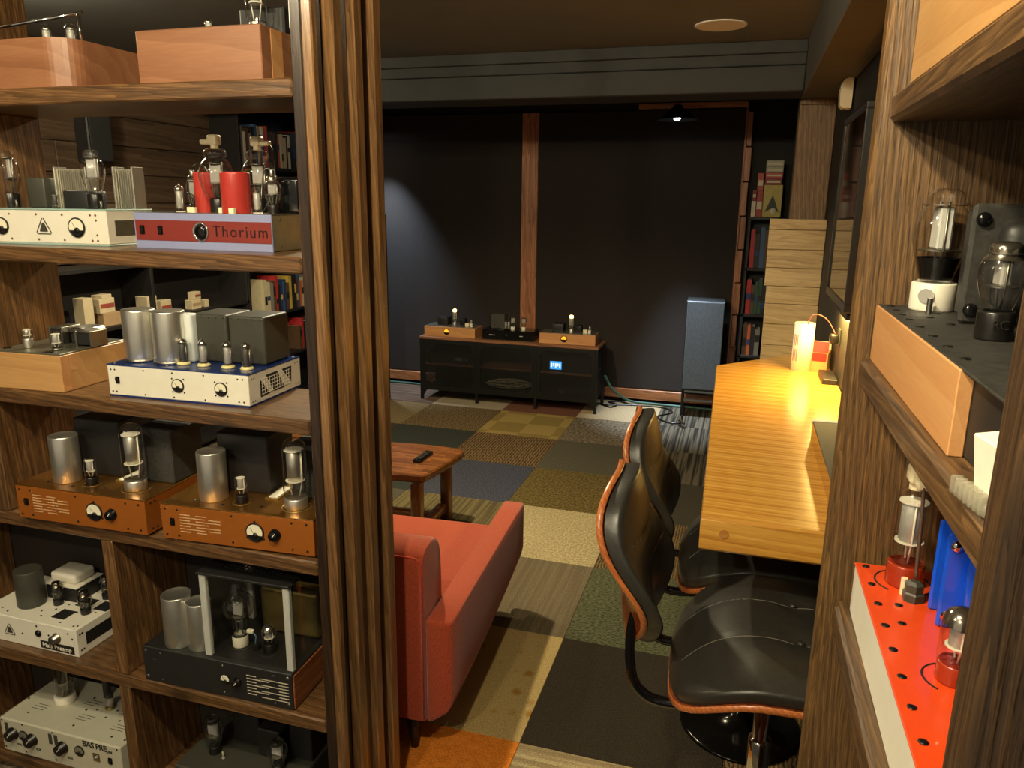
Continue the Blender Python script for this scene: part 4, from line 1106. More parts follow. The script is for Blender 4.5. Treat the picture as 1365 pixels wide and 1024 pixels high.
A = thing('tube_amplifier', 'maple fronted amplifier on the highest right shelf, cut off by the picture edge', 'amplifier', (.722, -1.110, 1.773), RZ, 'amplifiers on the side shelf')
obj('wood_front', MB().box(-.215, .20, 0, .014, .008, .135, b=.001), MAPLE, A)
obj('chassis', MB().box(-.213, .198, .014, .24, .010, .130, b=.002), BLACK, A)
for sx in (-.19, .17):
    for y in (.03, .2): obj('foot', MB().cyl(sx, y, 0, .011, .010, 12), BAKELITE, A)
C_ = obj('paper_carton', MB().box(-.05, .05, -.06, .06, 0, .13, b=.001), PAPERWHITE, None, (.83, -1.0, .72))
tag(C_, 'white carton standing below the red topped amplifier', 'box')

B = thing('tube_box', 'cream carton with a blue patch behind the left upright', 'box', (-1.345, -.50, .833), R(4))
obj('carton', MB().box(-.058, .058, -.05, .08, 0, .115, b=.002), plain('cream_card', sr(206, 184, 142), .7), B)
obj('printed_patch', MB().box(-.02, .055, -.0515, -.049, .045, .080), plain('blue_print', sr(40, 80, 150), .6), B)

# ------------------------------------------------------------------ sofa
SO = thing('armchair', 'coral red upholstered armchair with square arm seen from behind', 'armchair', (-.165, -.145, 0), R(3.2))
# local: x runs left (negative) from the outer face of the right arm, y towards the room
def arm_mesh(x0, x1, flip=1):
    m = MB()
    prof = []
    r = .010
    prof += [(x1 - r, .463), (x1 - .003, .460), (x1, .463 - r)]
    prof += [(x1, .215), (x1 - .006, .185), (x1 - .022, .158), (x1 - .050, .136), (x0 + .012, .123), (x0, .122)]
    prof += [(x0, .463 - r), (x0 + .003, .460), (x0 + r, .463)]
    ys = [(0.0, .012), (.003, .004), (.010, 0)] + [(.93 * k / 8, 0) for k in range(1, 8)] + [(.925, 0), (.935, .004), (.940, .014)]
    n = len(prof); cx = (x0 + x1) / 2; cz = .31
    vs = []; fs = []
    for (y, ins) in ys:
        lift = .10 * max(0, (y - .25) / .69) ** 1.5 * 0.6
        for (x, z) in prof:
            zz = z
            if z < .3: zz = z + lift
            vs.append((x + (cx - x) * ins / .042, y, zz + (cz - zz) * ins / .17))
    for j in range(len(ys) - 1):
        for i in range(n):
            i2 = (i + 1) % n
            fs.append([j * n + i, j * n + i2, (j + 1) * n + i2, (j + 1) * n + i])
    fs.append(list(range(n))[::-1]); fs.append([(len(ys) - 1) * n + i for i in range(n)])
    m.add(vs, fs, True)
    return m
def smooth_by_angle(o, deg=40):
    try: o.data.set_sharp_from_angle(angle=R(deg))
    except Exception: pass
    return o
smooth_by_angle(obj('armrest', arm_mesh(-.083, 0), REDFABRIC, SO))
smooth_by_angle(obj('armrest', arm_mesh(-.86, -.777), REDFABRIC, SO))
bk = MB()
# back: section in y/z swept along x, leaning slightly, with a soft rounded top
sec = [(0.0, .125), (0.0, .63), (.004, .645), (.016, .660), (.040, .672), (.080, .676), (.118, .668), (.145, .648), (.160, .610), (.168, .50), (.172, .36), (.172, .125)]
xs = [(-.086, .010), (-.090, .003), (-.100, 0)] + [(-.1 - .66 * k / 6, 0) for k in range(1, 6)] + [(-.76, 0), (-.770, .003), (-.774, .010)]
vs = []; fs = []; n = len(sec); cy, cz = .085, .4
for (x, ins) in xs:
    for (y, z) in sec: vs.append((x, y + (cy - y) * ins / .085, z + (cz - z) * ins / .27 * (1 if z > .3 else 0)))
for j in range(len(xs) - 1):
    for i in range(n):
        i2 = (i + 1) % n
        fs.append([j * n + i, j * n + i2, (j + 1) * n + i2, (j + 1) * n + i])
fs.append(list(range(n))); fs.append([(len(xs) - 1) * n + i for i in range(n)][::-1])
bk.add(vs, fs, True)
smooth_by_angle(obj('backrest', bk, REDFABRIC, SO))
obj('piping', MB().tube([(-.092, .0, .136), (-.092, .001, .60), (-.094, .003, .640), (-.12, .006, .650), (-.74, .006, .650)], .003, 6), fabric('coral_red_piping', sr(176, 54, 34)), SO)
obj('seat_base', MB().rbox(-.777, -.083, .16, .90, .16, .27, .02, 3), REDFABRIC, SO, wn=True)
obj('seat_cushion', MB().rbox(-.775, -.085, .15, .905, .265, .37, .03, 4), REDFABRIC, SO, wn=True)
obj('underframe', MB().box(-.76, -.10, .03, .86, .105, .16), plain('black_dust_cover', sr(14, 12, 11), .9), SO)
LEGW = plain('dark_stained_leg', sr(44, 30, 22), .35, noise=.15)
for (x, y) in ((-.148, .060), (-.71, .060), (-.148, .84), (-.71, .84)):
    sx = .012 if x > -.5 else -.012; sy = -.022 if y < .4 else .022
    obj('leg', MB().tube([(x - sx, y - sy, .125), (x + sx, y + sy, 0.001)], lambda t: .024 - .012 * t, 12), LEGW, SO)

# ------------------------------------------------------------------ coffee table
CT = thing('coffee_table', 'low live edge timber coffee table beyond the red armchair', 'table', (-1.35, 1.30, 0), 0)
pol = []
for (x, y) in ((.565, -.195), (.585, -.10), (.605, .05), (.615, .15), (.612, .195), (.595, .215)): pol.append((x, y))
for k in range(1, 12): pol.append((.58 - 1.16 * k / 12, .215 + .012 * math.sin(k * 1.1)))
pol += [(-.60, .20), (-.61, 0), (-.60, -.20)]
for k in range(1, 12): pol.append((-.58 + 1.12 * k / 12, -.215 + .012 * math.sin(k * 1.7)))
pol += [(.55, -.21)]
m = MB(); nP = len(pol)
vs = [(x * .985, y * .965, .358) for x, y in pol] + [(x, y, .368) for x, y in pol] + [(x, y, .392) for x, y in pol] + [(x * .99, y * .975, .400) for x, y in pol]
fs = [list(range(nP))[::-1], list(range(3 * nP, 4 * nP))]
for l in range(3):
    for i in range(nP):
        j = (i + 1) % nP; fs.append([l * nP + i, l * nP + j, (l + 1) * nP + j, (l + 1) * nP + i])
m.add(vs, fs, False)
obj('tabletop', m, TABLEWOOD, CT)
TLEG = wood('table_leg_wood', sr(64, 36, 16), sr(112, 68, 32), sr(150, 98, 52), 'z', bands=10, distort=6, var=.1, rough=.3, coat=.3)
for (x, y) in ((.505, -.155), (.53, .155), (-.52, -.155), (-.52, .155)):
    obj('leg', MB().rbox(x - .026, x + .026, y - .026, y + .026, 0, .335, .008, 2), TLEG, CT)
for x in (.515, -.52):
    obj('apron', MB().box(x - .02, x + .02, -.19, .19, .333, .358, b=.004), TLEG, CT)
    obj('stretcher', MB().rbox(x - .022, x + .022, -.135, .135, .075, .125, .010, 2), TABLEWOOD, CT)
obj('stretcher', MB().rbox(-.50, .495, -.022, .022, .078, .122, .010, 2), TABLEWOOD, CT)
RC = thing('remote_control', 'black remote control lying on the coffee table', 'remote', (-.887, 1.318, .400), R(-2))
obj('body', MB().rbox(-.021, .021, -.078, .078, 0, .016, .006, 2), BLACKGLOSS, RC)
bt = MB()
for r_ in range(6):
    for c_ in range(3): bt.box(-.013 + c_ * .010, -.007 + c_ * .010, -.055 + r_ * .017, -.046 + r_ * .017, .0155, .0172)
obj('buttons', bt, DARKGREY, RC, kind='stuff')

# ------------------------------------------------------------------ counter made from a bowling lane slab
CH = .92
CN = thing('counter', 'thick laminated maple counter slab along the right wall', 'counter', (.72, .85, 0), 0)
pol = [(.500, -.236), (.962, -.236), (.962, 1.96), (.795, 1.94), (.469, 1.56)]
pol = [(x - .72, y - .85) for x, y in pol]
zt, zb, bv = CH, CH - .083, .006
m = MB(); n = len(pol)
ins = [(x * (1 - .012), y * (1 - .005)) for x, y in pol]
vs = [(x, y, zb) for x, y in ins] + [(x, y, zb + bv) for x, y in pol] + [(x, y, zt - bv) for x, y in pol] + [(x, y, zt) for x, y in ins]
fs = [list(range(n))[::-1], list(range(3 * n, 4 * n))]
for l in range(3):
    for i in range(n):
        j = (i + 1) % n; fs.append([l * n + i, l * n + j, (l + 1) * n + j, (l + 1) * n + i])
m.add(vs, fs, False)
obj('slab', m, LANE, CN)
obj('wood_plug', MB().cyl(0, 0, 0, .002, .011, 14, 0, FR(-.165, -1.0865, zb + .048)), wood('plug_wood', sr(184, 120, 52), sr(196, 132, 60), sr(204, 140, 68), 'x'), CN)
obj('steel_dovetail', MB().box(.088, .106, -1.0875, -1.083, zb + .004, zt - .012), plain('dark_bracket', sr(70, 44, 18), .5), CN)
obj('dark_inlay', MB().prism([(.10, .0), (.145, .006), (.12, .03)], CH - .0015, CH + .0008, T(-.02, -.54, 0)), plain('dark_arrow_inlay', sr(70, 44, 22), .4), CN)
for y in (-.85, .25, .95):
    obj('support_leg', MB().box(.15, .225, y - .035, y + .035, 0, zb + .001, b=.004), SHELF_Z, CN)

# things on the counter
B = thing('flat_box', 'flat box with grey lid and glossy sides painted with an amber reflection on the counter', 'box', (.868, .145, CH), R(0))
AMB = plain('amber_reflection_side', sr(150, 96, 34), .12, noise=.05, coat=.6)  # amber reflection of the counter put into the base colour
obj('case', MB().box(-.072, .072, -.33, .36, 0, .060, b=.002), AMB, B)
obj('lid', MB().box(-.072, .072, -.33, .36, .060, .064, b=.001), plain('grey_lid_print', sr(72, 68, 62), .7, noise=.12, nscale=90), B)
obj('lid_border', MB().box(-.073, .074, .34, .361, .061, .0652), PAPERWHITE, B)
obj('white_strip', MB().box(-.020, .060, .196, .212, .0638, .0652), PAPERWHITE, B)
obj('white_strip', MB().box(.022, .06, .130, .150, .0638, .0652), PAPERWHITE, B)
B = thing('paper_tube', 'upright white cardboard tube with printed label on the counter', 'tube', (.832, 1.585, CH), 0)
m = MB(); m.lathe([(.043, 0), (.043, .213), (.040, .213), (.040, .010), (0, .010)], 28)
obj('tube_wall', m, PAPERWHITE, B)
lb = MB()
for (z0, z1) in ((.045, .10), (.115, .165)):
    for k in range(3):
        a0 = 205 + k * 12
        lb.add([(.0435 * math.cos(R(a0 + t * 7)), .0435 * math.sin(R(a0 + t * 7)), z) for t in (0, 1) for z in (z0, z1)], [(0, 2, 3, 1)])
obj('printed_label', lb, plain('label_ink', sr(150, 128, 112), .6), B, kind='stuff')
for col, off in ((sr(200, 40, 40), 0), (sr(236, 230, 220), .006), (sr(120, 60, 50), -.006)):
    wire(B, [(.01, off, .16), (.015, off, .225), (.04, off * .8, .252), (.085, -.01 + off, .235), (.118, -.045 + off, .185), (.125, -.06 + off, .15)], .0022, plain('lead_%d' % int(col[0] * 1e4), col, .5), 'lead')
B = thing('carton', 'open brown carton with a red printed flap by the counter end', 'box', (.905, 1.63, CH), R(-12))
CARD = plain('brown_card', sr(186, 140, 84), .8, noise=.06)
obj('carton_body', MB().box(-.045, .045, -.06, .06, 0, .085, b=.001), CARD, B)
obj('red_flap', MB().box(-.044, .044, -.003, .003, 0, .05, b=.001), plain('red_print', sr(196, 34, 28), .5), B, (0, -.052, .085), (R(-12), 0, 0))
obj('red_panel', MB().box(-.040, .040, -.0615, -.060, .048, .085), plain('red_print', sr(196, 34, 28), .5), B)
obj('white_flap', MB().box(-.044, .044, -.002, .002, 0, .04), PAPERWHITE, B, (0, .058, .083), (R(20), 0, 0))
B = thing('black_tray', 'low black tray at the wall end of the counter beside the carton', 'tray', (.93, 1.42, CH), 0)
obj('tray_body', MB().box(-.03, .028, -.10, .10, 0, .022, b=.003), BLACK, B)
# amber light bar under the television, shining down on the counter
DL = thing('light_bar', 'slim black light bar fixed to the wall under the television', 'lamp', (.935, 1.24, 1.235), 0)
obj('housing', MB().box(-.022, .028, -.29, .29, .004, .026, b=.003), BLACKMETAL, DL)
obj('diffuser', MB().box(-.016, .016, -.28, .28, .001, .004), emission('amber_diffuser', (1.0, .64, .16), 14), DL)
_ld = bpy.data.lights.new('light_bar_light', 'AREA'); _ld.shape = 'RECTANGLE'; _ld.size = .03; _ld.size_y = .56; _ld.energy = 11; _ld.color = (1.0, .66, .18)
_lo = bpy.data.objects.new('light_bar_light', _ld); COL.objects.link(_lo); _lo.location = (.935, 1.24, 1.232)

# ------------------------------------------------------------------ counter stools
def make_stool(label):
    t = thing('bar_stool', label, 'stool', (0, 0, 0), 0, 'stools at the counter')
    SZ = .634
    obj('base', MB().lathe([(.190, 0), (.190, .006), (.182, .010), (.10, .020), (.045, .036), (.030, .060), (.028, .062)], 40), plain('black_chrome_base', sr(40, 38, 36), .12, .8, noise=.05), t)
    obj('gas_column', MB().lathe([(.027, .05), (.027, .36), (.024, .365), (.019, .366), (.019, .575)], 20), CHROME, t)
    obj('lever', MB().tube([(.03, -.02, .560), (.06, -.06, .545), (.07, -.10, .53)], .005, 8), STEEL, t)
    obj('swivel_plate', MB().box(-.09, .09, -.09, .09, .556, .575, b=.004), BLACKMETAL, t)
    A_, B_ = .226, .262
    def outline(th, k=1.0):
        c, s_ = math.cos(th), math.sin(th)
        n_ = 3.2
        r = 1.0 / (abs(c / A_) ** n_ + abs(s_ / B_) ** n_) ** (1 / n_)
        return r * c * k, r * s_ * k
    def rim(x, y):
        return SZ + .012 - .110 * max(0, -x - .02) ** 2 / .04 - .040 * max(0, x - .02) ** 2 / .04 - .012 * (abs(y) / B_) ** 3
    NU = 48
    sh = MB()
    def shell_fn(side):
        def f(u, v):
            th = 2 * math.pi * u; k = .02 + .98 * v
            x, y = outline(th, k)
            xo, yo = outline(th, 1)
            z = rim(xo, yo) * v ** 2 + (1 - v ** 2) * (SZ - .020)
            return (x, y, z - (.016 if side else 0))
        return f
    sh.grid(shell_fn(0), NU, 6, True, None, True); sh.grid(shell_fn(1), NU, 6, True, None, True)
    obj('seat_shell', sh, BENTWOOD, t)
    ed = MB()
    def edge_fn(u, v):
        x, y = outline(2 * math.pi * u, 1.006); z = rim(*outline(2 * math.pi * u, 1)); q = (.0, -.002, -.014, -.016)[int(round(v * 3))]
        kk = (1.0, 1.012, 1.012, 1.0)[int(round(v * 3))]
        return (x * kk, y * kk, z + q + .0005)
    ed.grid(edge_fn, NU, 3, True, None, True)
    obj('seat_edge', ed, PLYEDGE, t)
    cu = MB()
    BT = ((.055, .085), (.055, -.085))
    def cush(u, v):
        th = 2 * math.pi * u
        xo, yo = outline(th, 1)
        zr = rim(xo, yo)
        if v < .18:
            q = v / .18
            k = .985 + .025 * math.sin(q * math.pi * .6); z = zr + .002 + .030 * q
        else:
            q = (v - .18) / .82; k = (1.0 - q) * 1.006
            ztop = SZ + .058
            z = zr + .032 + (ztop - zr - .032) * (1 - max(0.0, 1 - q) ** 2.6)
        x, y = xo * k, yo * k
        if v >= .18:
            for (bx, by) in BT:
                dd = (x - bx) ** 2 + (y - by) ** 2
                z -= .010 * math.exp(-dd / .0012)
            for by in (.085, -.085):
                z -= .0035 * math.exp(-((y - by) ** 2) / .00006) * max(0, 1 - abs(x) / .22)
        return (x, y, z)
    cu.grid(cush, 72, 30, True, None, True)
    sc = obj('seat_cushion', cu, LEATHER, t)
    THREAD = plain('grey_thread', sr(120, 114, 100), .7)
    def top_z(x, y):
        th = math.atan2(y, x); xo, yo = outline(th, 1); k = math.hypot(x, y) / math.hypot(xo, yo)
        q = min(1.0, max(0.0, 1 - k / 1.006)); zr = rim(xo, yo)
        z = zr + .032 + (SZ + .058 - zr - .032) * (1 - (1 - q) ** 2.6)
        for (bx, by) in BT: z -= .010 * math.exp(-((x - bx) ** 2 + (y - by) ** 2) / .0012)
        return z - .0032 * max(0, 1 - abs(x) / .22)
    for by in (.085, -.085):
        obj('seam', MB().tube([(x, by, top_z(x, by) + .0002) for x in [-.20 + .4 * i / 32 for i in range(33)]], .0009, 5), THREAD, sc)
    for (bx, by) in BT:
        obj('button', MB().lathe([(.0085, 0), (.009, .002), (.006, .005), (0, .006)], 14), LEATHER, sc, (bx, by, SZ + .049))
    # back: rounded plywood shell wrapping forward with a padded leather front
    ZC, HW, HH = .813, .198, .212
    def bo(th, k=1.0):
        c, s_ = math.cos(th), math.sin(th)
        n_ = 2.7 if s_ > 0 else 2.1
        r = 1.0 / (abs(c / HW) ** n_ + abs(s_ / HH) ** n_) ** (1 / n_)
        y, z = r * c * k, r * s_ * k
        if z < 0: y *= 1 - .216 * (-z / HH) ** 1.4
        return y, z
    def bx_(y, z): return -.354 + (.042 - .088 * math.tanh(1.6 * z / HH)) * (y / HW) ** 2 - .020 * z / HH + .007 * (z / HH) ** 2 + .031 * y
    bs = MB()
    def bsf(off):
        def f(u, v):
            y, z = bo(2 * math.pi * u, .02 + .98 * v)
            return (bx_(y, z) - off, y, ZC + z)
        return f
    bs.grid(bsf(0), NU, 6, True, None, True); bs.grid(bsf(.013), NU, 6, True, None, True)
    obj('back_shell', bs, wood('bentwood_back_veneer', sr(88, 36, 16), sr(134, 62, 28), sr(168, 88, 44), 'y', bands=26, distort=3, var=.05, rough=.25, coat=.5, bump=.05), t)
    be = MB()
    def bef(u, v):
        k = (1.0, 1.014, 1.014, 1.0)[int(round(v * 3))]; q = (.001, -.001, -.012, -.014)[int(round(v * 3))]
        y, z = bo(2 * math.pi * u, k)
        y0, z0 = bo(2 * math.pi * u, 1)
        return (bx_(y0, z0) + q, y, ZC + z)
    be.grid(bef, NU, 3, True, None, True)
    obj('back_edge', be, PLYEDGE, t)
    bc = MB()
    def bcf(u, v):
        th = 2 * math.pi * u
        if v < .2:
            q = v / .2; k = .97 + .02 * math.sin(q * math.pi * .55); dx = .002 + .036 * q
        else:
            q = (v - .2) / .8; k = (1 - q) * .985; dx = .038 + .030 * (1 - max(0.0, 1 - q) ** 2.4)
        y, z = bo(th, k)
        if v >= .2:
            for z1 in (.085, -.012):
                dx -= .0035 * math.exp(-((z - z1) ** 2) / .00004)
        return (bx_(y, z) + dx, y, ZC + z)
    bc.grid(bcf, 72, 30, True, None, True)
    bcu = obj('back_cushion', bc, LEATHER, t)
    for z1 in (.085, -.012):
        pts = []
        for i in range(41):
            y = (-1 + 2 * i / 40) * HW * .93
            rr_ = math.hypot(y, z1)
            best = min((abs(math.atan2(bo(2 * math.pi * u_ / 240)[1], bo(2 * math.pi * u_ / 240)[0]) - math.atan2(z1, y)), u_) for u_ in range(-120, 120))[1]
            yo, zo = bo(2 * math.pi * best / 240)
            k = rr_ / math.hypot(yo, zo)
            if k > .96: continue
            q = min(1.0, max(0.0, 1 - k / .985))
            pts.append((bx_(y, z1) + .038 + .030 * (1 - (1 - q) ** 2.4) - .003, y, ZC + z1))
        obj('seam', MB().tube(pts, .0009, 5), THREAD, bcu)
    for sy in (-1, 1):
        y = sy * .130
        P = [(-.305, y, .76), (-.318, y, .68), (-.315, y, .60), (-.300, y, .545), (-.262, y, .515), (-.20, y, .512), (-.12, y, .53), (-.06, y, .558)]
        wire(t, P, .0125, BLACKGLOSS, 'back_bracket')
    return t
st = make_stool('nearer black leather stool with bentwood shell at the counter')
st.location = (.680, -.238, 0); st.rotation_euler = (0, 0, R(2.5))
s2 = copy_tree(st)
s2['label'] = 'farther black leather stool tucked under the counter'
s2.location = (.655, .300, 0); s2.rotation_euler = (0, 0, R(3.5))

# ------------------------------------------------------------------ low black steel cabinet with its amplifiers
CB = thing('media_cabinet', 'low black steel mesh cabinet with wooden top against the far wall', 'cabinet', (-1.228, 3.955, 0), 0)
w2, d2, hh = .755, .175, .54
obj('top_board', MB().box(-w2, w2, -d2, d2, .518, hh, b=.003), CABTOP, CB)
for x in (-w2 + .014, -.252, .252, w2 - .014):
    for y in (-d2 + .014, d2 - .014):
        obj('leg', MB().box(x - .012, x + .012, y - .012, y + .012, 0, .518, b=.002), BLACKMETAL, CB)
for y in (-d2 + .012, d2 - .012):
    for z in (.098, .508):
        obj('rail', MB().box(-w2 + .02, w2 - .02, y - .008, y + .008, z - .012, z + .010), BLACKMETAL, CB)
obj('bottom_panel', MB().box(-w2 + .02, w2 - .02, -d2 + .015, d2 - .015, .095, .103), BLACKMETAL, CB)
obj('back_panel', MB().box(-w2 + .02, w2 - .02, d2 - .012, d2 - .006, .10, .515), BLACKMETAL, CB)
SCR = mesh_screen('black_mesh_sheet', sr(24, 24, 22), .42)
for (x0, x1) in ((-w2 + .026, -.264), (-.240, .240), (.264, w2 - .026)):
    dr = obj('mesh_door', MB().box(x0 + .02, x1 - .02, -d2 + .006, -d2 + .008, .125, .485), SCR, CB)
    fm = MB()
    fm.box(x0, x1, -d2 + .002, -d2 + .012, .485, .508).box(x0, x1, -d2 + .002, -d2 + .012, .103, .125).box(x0, x0 + .022, -d2 + .002, -d2 + .012, .125, .485).box(x1 - .022, x1, -d2 + .002, -d2 + .012, .125, .485)
    for (cx, sx) in ((x0 + .022, 1), (x1 - .022, -1)):
        for (cz, sz) in ((.485, -1), (.125, 1)):
            fm.add([(cx, -d2 + .003, cz), (cx + sx * .035, -d2 + .003, cz), (cx, -d2 + .003, cz + sz * .035)], [(0, 1, 2)])
    obj('door_frame', fm, BLACKMETAL, dr)
    obj('inner_shelf', MB().box(x0, x1, -d2 + .02, d2 - .02, .300, .312, b=.001), CABTOP, CB)
for x in (-w2 + .010, w2 - .010):
    obj('side_mesh', MB().box(x - .001, x + .001, -d2 + .02, d2 - .02, .11, .51), SCR, CB)
for (x, s_) in ((-w2 + .026, 1), (w2 - .026, -1)):
    obj('foot_brace', MB().prism([(0, 0), (s_ * .10, 0), (s_ * .03, -.018), (0, -.07)], -.004, .004, T(x, -d2 + .012, .098) @ rotx(R(90))), BLACKMETAL, CB)
RCV = thing('receiver', 'receiver with a small glowing blue display inside the right cabinet bay', 'receiver', (-.72, 3.93, .312), 0)
obj('case', MB().box(-.21, .21, -.10, .12, 0, .12, b=.003), BLACK, RCV)
obj('display', MB().box(-.150, -.055, -.102, -.099, .020, .085), emission('blue_display', sr(60, 160, 235), 3.2), RCV, label='glowing blue display')
dm = MB()
for k in range(5): dm.box(-.142 + k * .017, -.131 + k * .017, -.1032, -.1015, .036 + .010 * (k % 2), .070)
obj('display_digits', dm, emission('display_digit', (.9, 1, 1), 3.0), RCV, kind='stuff')
PLY = thing('disc_player', 'grey player with pale display inside the left cabinet bay', 'player', (-1.72, 3.93, .312), 0)
obj('case', MB().box(-.22, .22, -.10, .12, 0, .085, b=.003), BLACK, PLY)
obj('display', MB().box(.04, .10, -.102, -.099, .03, .055), plain('pale_display', sr(130, 128, 118), .4), PLY)
obj('display', MB().box(.13, .145, -.102, -.099, .03, .055), plain('pale_display', sr(130, 128, 118), .4), PLY)
LOW = thing('disc_player', 'low dark box on the bottom of the right cabinet bay', 'player', (-.73, 3.93, .103), 0)
obj('case', MB().box(-.20, .20, -.10, .12, 0, .09, b=.003), BLACK, LOW)
obj('button_row', MB().box(-.06, -.02, -.102, -.1, .03, .06), STEEL, LOW)
cb = MB(); rnd = random.Random(4)
for k in range(9):
    pts = []
    a = rnd.uniform(.10, .19); bz = rnd.uniform(.018, .05); ph = rnd.uniform(-.02, .02); yy = rnd.uniform(-.10, -.02)
    for q in range(28):
        th = 2 * math.pi * q / 28
        pts.append((a * math.cos(th) + ph, yy + .025 * math.sin(th + k), .062 + .06 * .6 * math.sin(th) * (bz / .05) + rnd.uniform(-.004, .004)))
    cb.tube(pts, .0032, 5, True)
CBL = obj('cable_bundle', cb, plain('pale_cable', sr(190, 180, 150), .5), None, (-1.228, 3.955, .106)); CBL['kind'] = 'stuff'
tag(CBL, 'tangle of pale cables coiled in the middle cabinet bay', 'cables')

def mono_amp(loc, rz, label):
    A = thing('mono_amplifier', label, 'amplifier', loc, rz, 'amplifiers on the low cabinet')
    w2, d, h = .225, .19, .082
    obj('wood_box', MB().box(-w2, w2, 0, d, 0, h, b=.002), PALECHERRY, A)
    obj('top_plate', MB().box(-w2 + .008, w2 - .008, .008, d - .008, h, h + .003), plain('grey_hammered_plate', sr(150, 144, 130), .3, .7), A)
    mt = obj('meter', MB().lathe([(.026, 0), (.026, .003), (.022, .004), (0, .0035)], 24, FR(-.025, 0, h * .52)), BAKELITE, A)
    n = 12
    poly = [(.021 * math.cos(R(a)), .021 * math.sin(R(a))) for a in [-10 + 200 * k / n for k in range(n + 1)]]
    obj('lit_dial', MB().prism(poly, .0036, .005, FR(-.025, 0, h * .52)), emission('orange_dial', (1.0, .36, .02), 1.6), mt, label='orange lit meter dial')
    obj('transformer_cover', MB().rbox(-.135, -.045, .07, .165, h + .003, h + .068, .004, 2), BLACK, A)
    t = vtube(A, .015, .085, h, 'dome', .150, .023, .030, .021, ALU, PLATEGREY, platew=.6, label='tall output tube with glowing filament')
    obj('glowing_filament', MB().lathe([(.012, .085), (.016, .092), (.016, .104), (.010, .110)], 14), emission('filament_glow', (1.0, .62, .22), 7.0), t)
    obj('transformer_cover', MB().rbox(.050, .095, .11, .17, h + .003, h + .056, .004, 2), BLACKMETAL, A)
    vtube(A, .165, .075, h, 'dome', .062, .010, .030, .013, CERAMIC, PLATEGREY)
    obj('terminal_block', MB().box(.115, .148, .06, .085, h + .003, h + .032, b=.001), CREAMCAP, A)
    return A
mono_amp((-1.728, 3.815, .54), R(-1), 'cherry boxed amplifier with glowing tube on the left end of the cabinet')
mono_amp((-.735, 3.825, .54), R(2), 'cherry boxed amplifier with glowing tube on the right end of the cabinet')
A = thing('tube_preamplifier', 'black preamplifier between the two cherry amplifiers on the cabinet', 'preamplifier', (-1.228, 3.825, .54), R(1), 'amplifiers on the low cabinet')
obj('chassis', MB().box(-.215, .215, 0, .19, 0, .080, b=.003), BLACKGLOSS, A)
obj('transformer_cover', MB().box(-.165, -.050, .08, .175, .08, .200, b=.003), DARKGREY, A)
for (x, y, s_) in ((.025, .07, 1), (.115, .07, 1)):
    vtube(A, x, y, .080, 'st', .115 * s_, .026, .026, .018, CERAMIC, PLATEGREY)
vtube(A, -.030, .05, .080, 'straight', .085, .011, .003, .011, BAKELITE, PLATEGREY, getter=True); vtube(A, -.008, .06, .080, 'straight', .085, .011, .003, .011, BAKELITE, PLATEGREY, getter=True)
for x in (-.13, -.105): vtube(A, x, .035, .080, 'straight', .04, .008, .003, .008, BAKELITE, PLATEDARK)
logo(A, -.01, .046, .012, -.001)
mk = MB()
for (x0, x1) in ((-.155, -.14), (-.137, -.124), (-.121, -.105), (.10, .113), (.116, .128)): mk.box(x0, x1, -.0008, .0005, .038, .042)
obj('printed_marks', mk, PAPERWHITE, A, kind='stuff')

# ------------------------------------------------------------------ loudspeakers and pendant lamps
def speaker(name, label, loc, rz, w, h, d, leg):
    A = thing(name, label, 'loudspeaker', loc, rz, 'loudspeakers')
    obj('cabinet', MB().box(-w / 2, w / 2, 0, d, leg, leg + h, b=.004), BLACK, A)
    obj('grille', MB().box(-w / 2 + .006, w / 2 - .006, -.010, 0, leg + .012, leg + h - .006, b=.003), fabric('grey_grille_cloth', sr(88, 92, 96)), A)
    for (x, y) in ((-w / 2 + .012, .015), (w / 2 - .012, .015), (-w / 2 + .012, d - .015), (w / 2 - .012, d - .015)):
        obj('leg', MB().box(x - .010, x + .010, y - .010, y + .010, 0, leg, b=.001), BLACKMETAL, A)
    for z in (leg - .012, leg * .62):
        obj('cross_bar', MB().box(-w / 2 + .01, w / 2 - .01, .006, .020, z - .008, z + .008), plain('grey_bar', sr(120, 124, 128), .35, .4), A)
        obj('cross_bar', MB().box(-w / 2 + .01, w / 2 - .01, d - .02, d - .006, z - .008, z + .008), BLACKMETAL, A)
    return A
speaker('loudspeaker', 'square grey fronted loudspeaker on a black stand right of the cabinet', (.305, 3.965, 0), R(2), .285, .70, .26, .215)
speaker('loudspeaker', 'tall black loudspeaker on a black stand half hidden by the end post', (-2.39, 3.42, 0), R(-4), .30, 1.02, .30, .50)
bp = thing('bench_clamp', 'small chrome clamp on the floor below the square loudspeaker', 'clamp', (.20, 3.66, 0), R(25))
obj('jaw', MB().box(-.012, .012, -.05, .05, .02, .04, b=.003), CHROME, bp)
obj('screw_rod', MB().tube([(0, -.02, 0.0), (0, 0, .09)], .007, 8), CHROME, bp)
obj('handle', MB().tube([(-.03, -.03, .006), (.03, -.03, .006)], .005, 8), CHROME, bp)
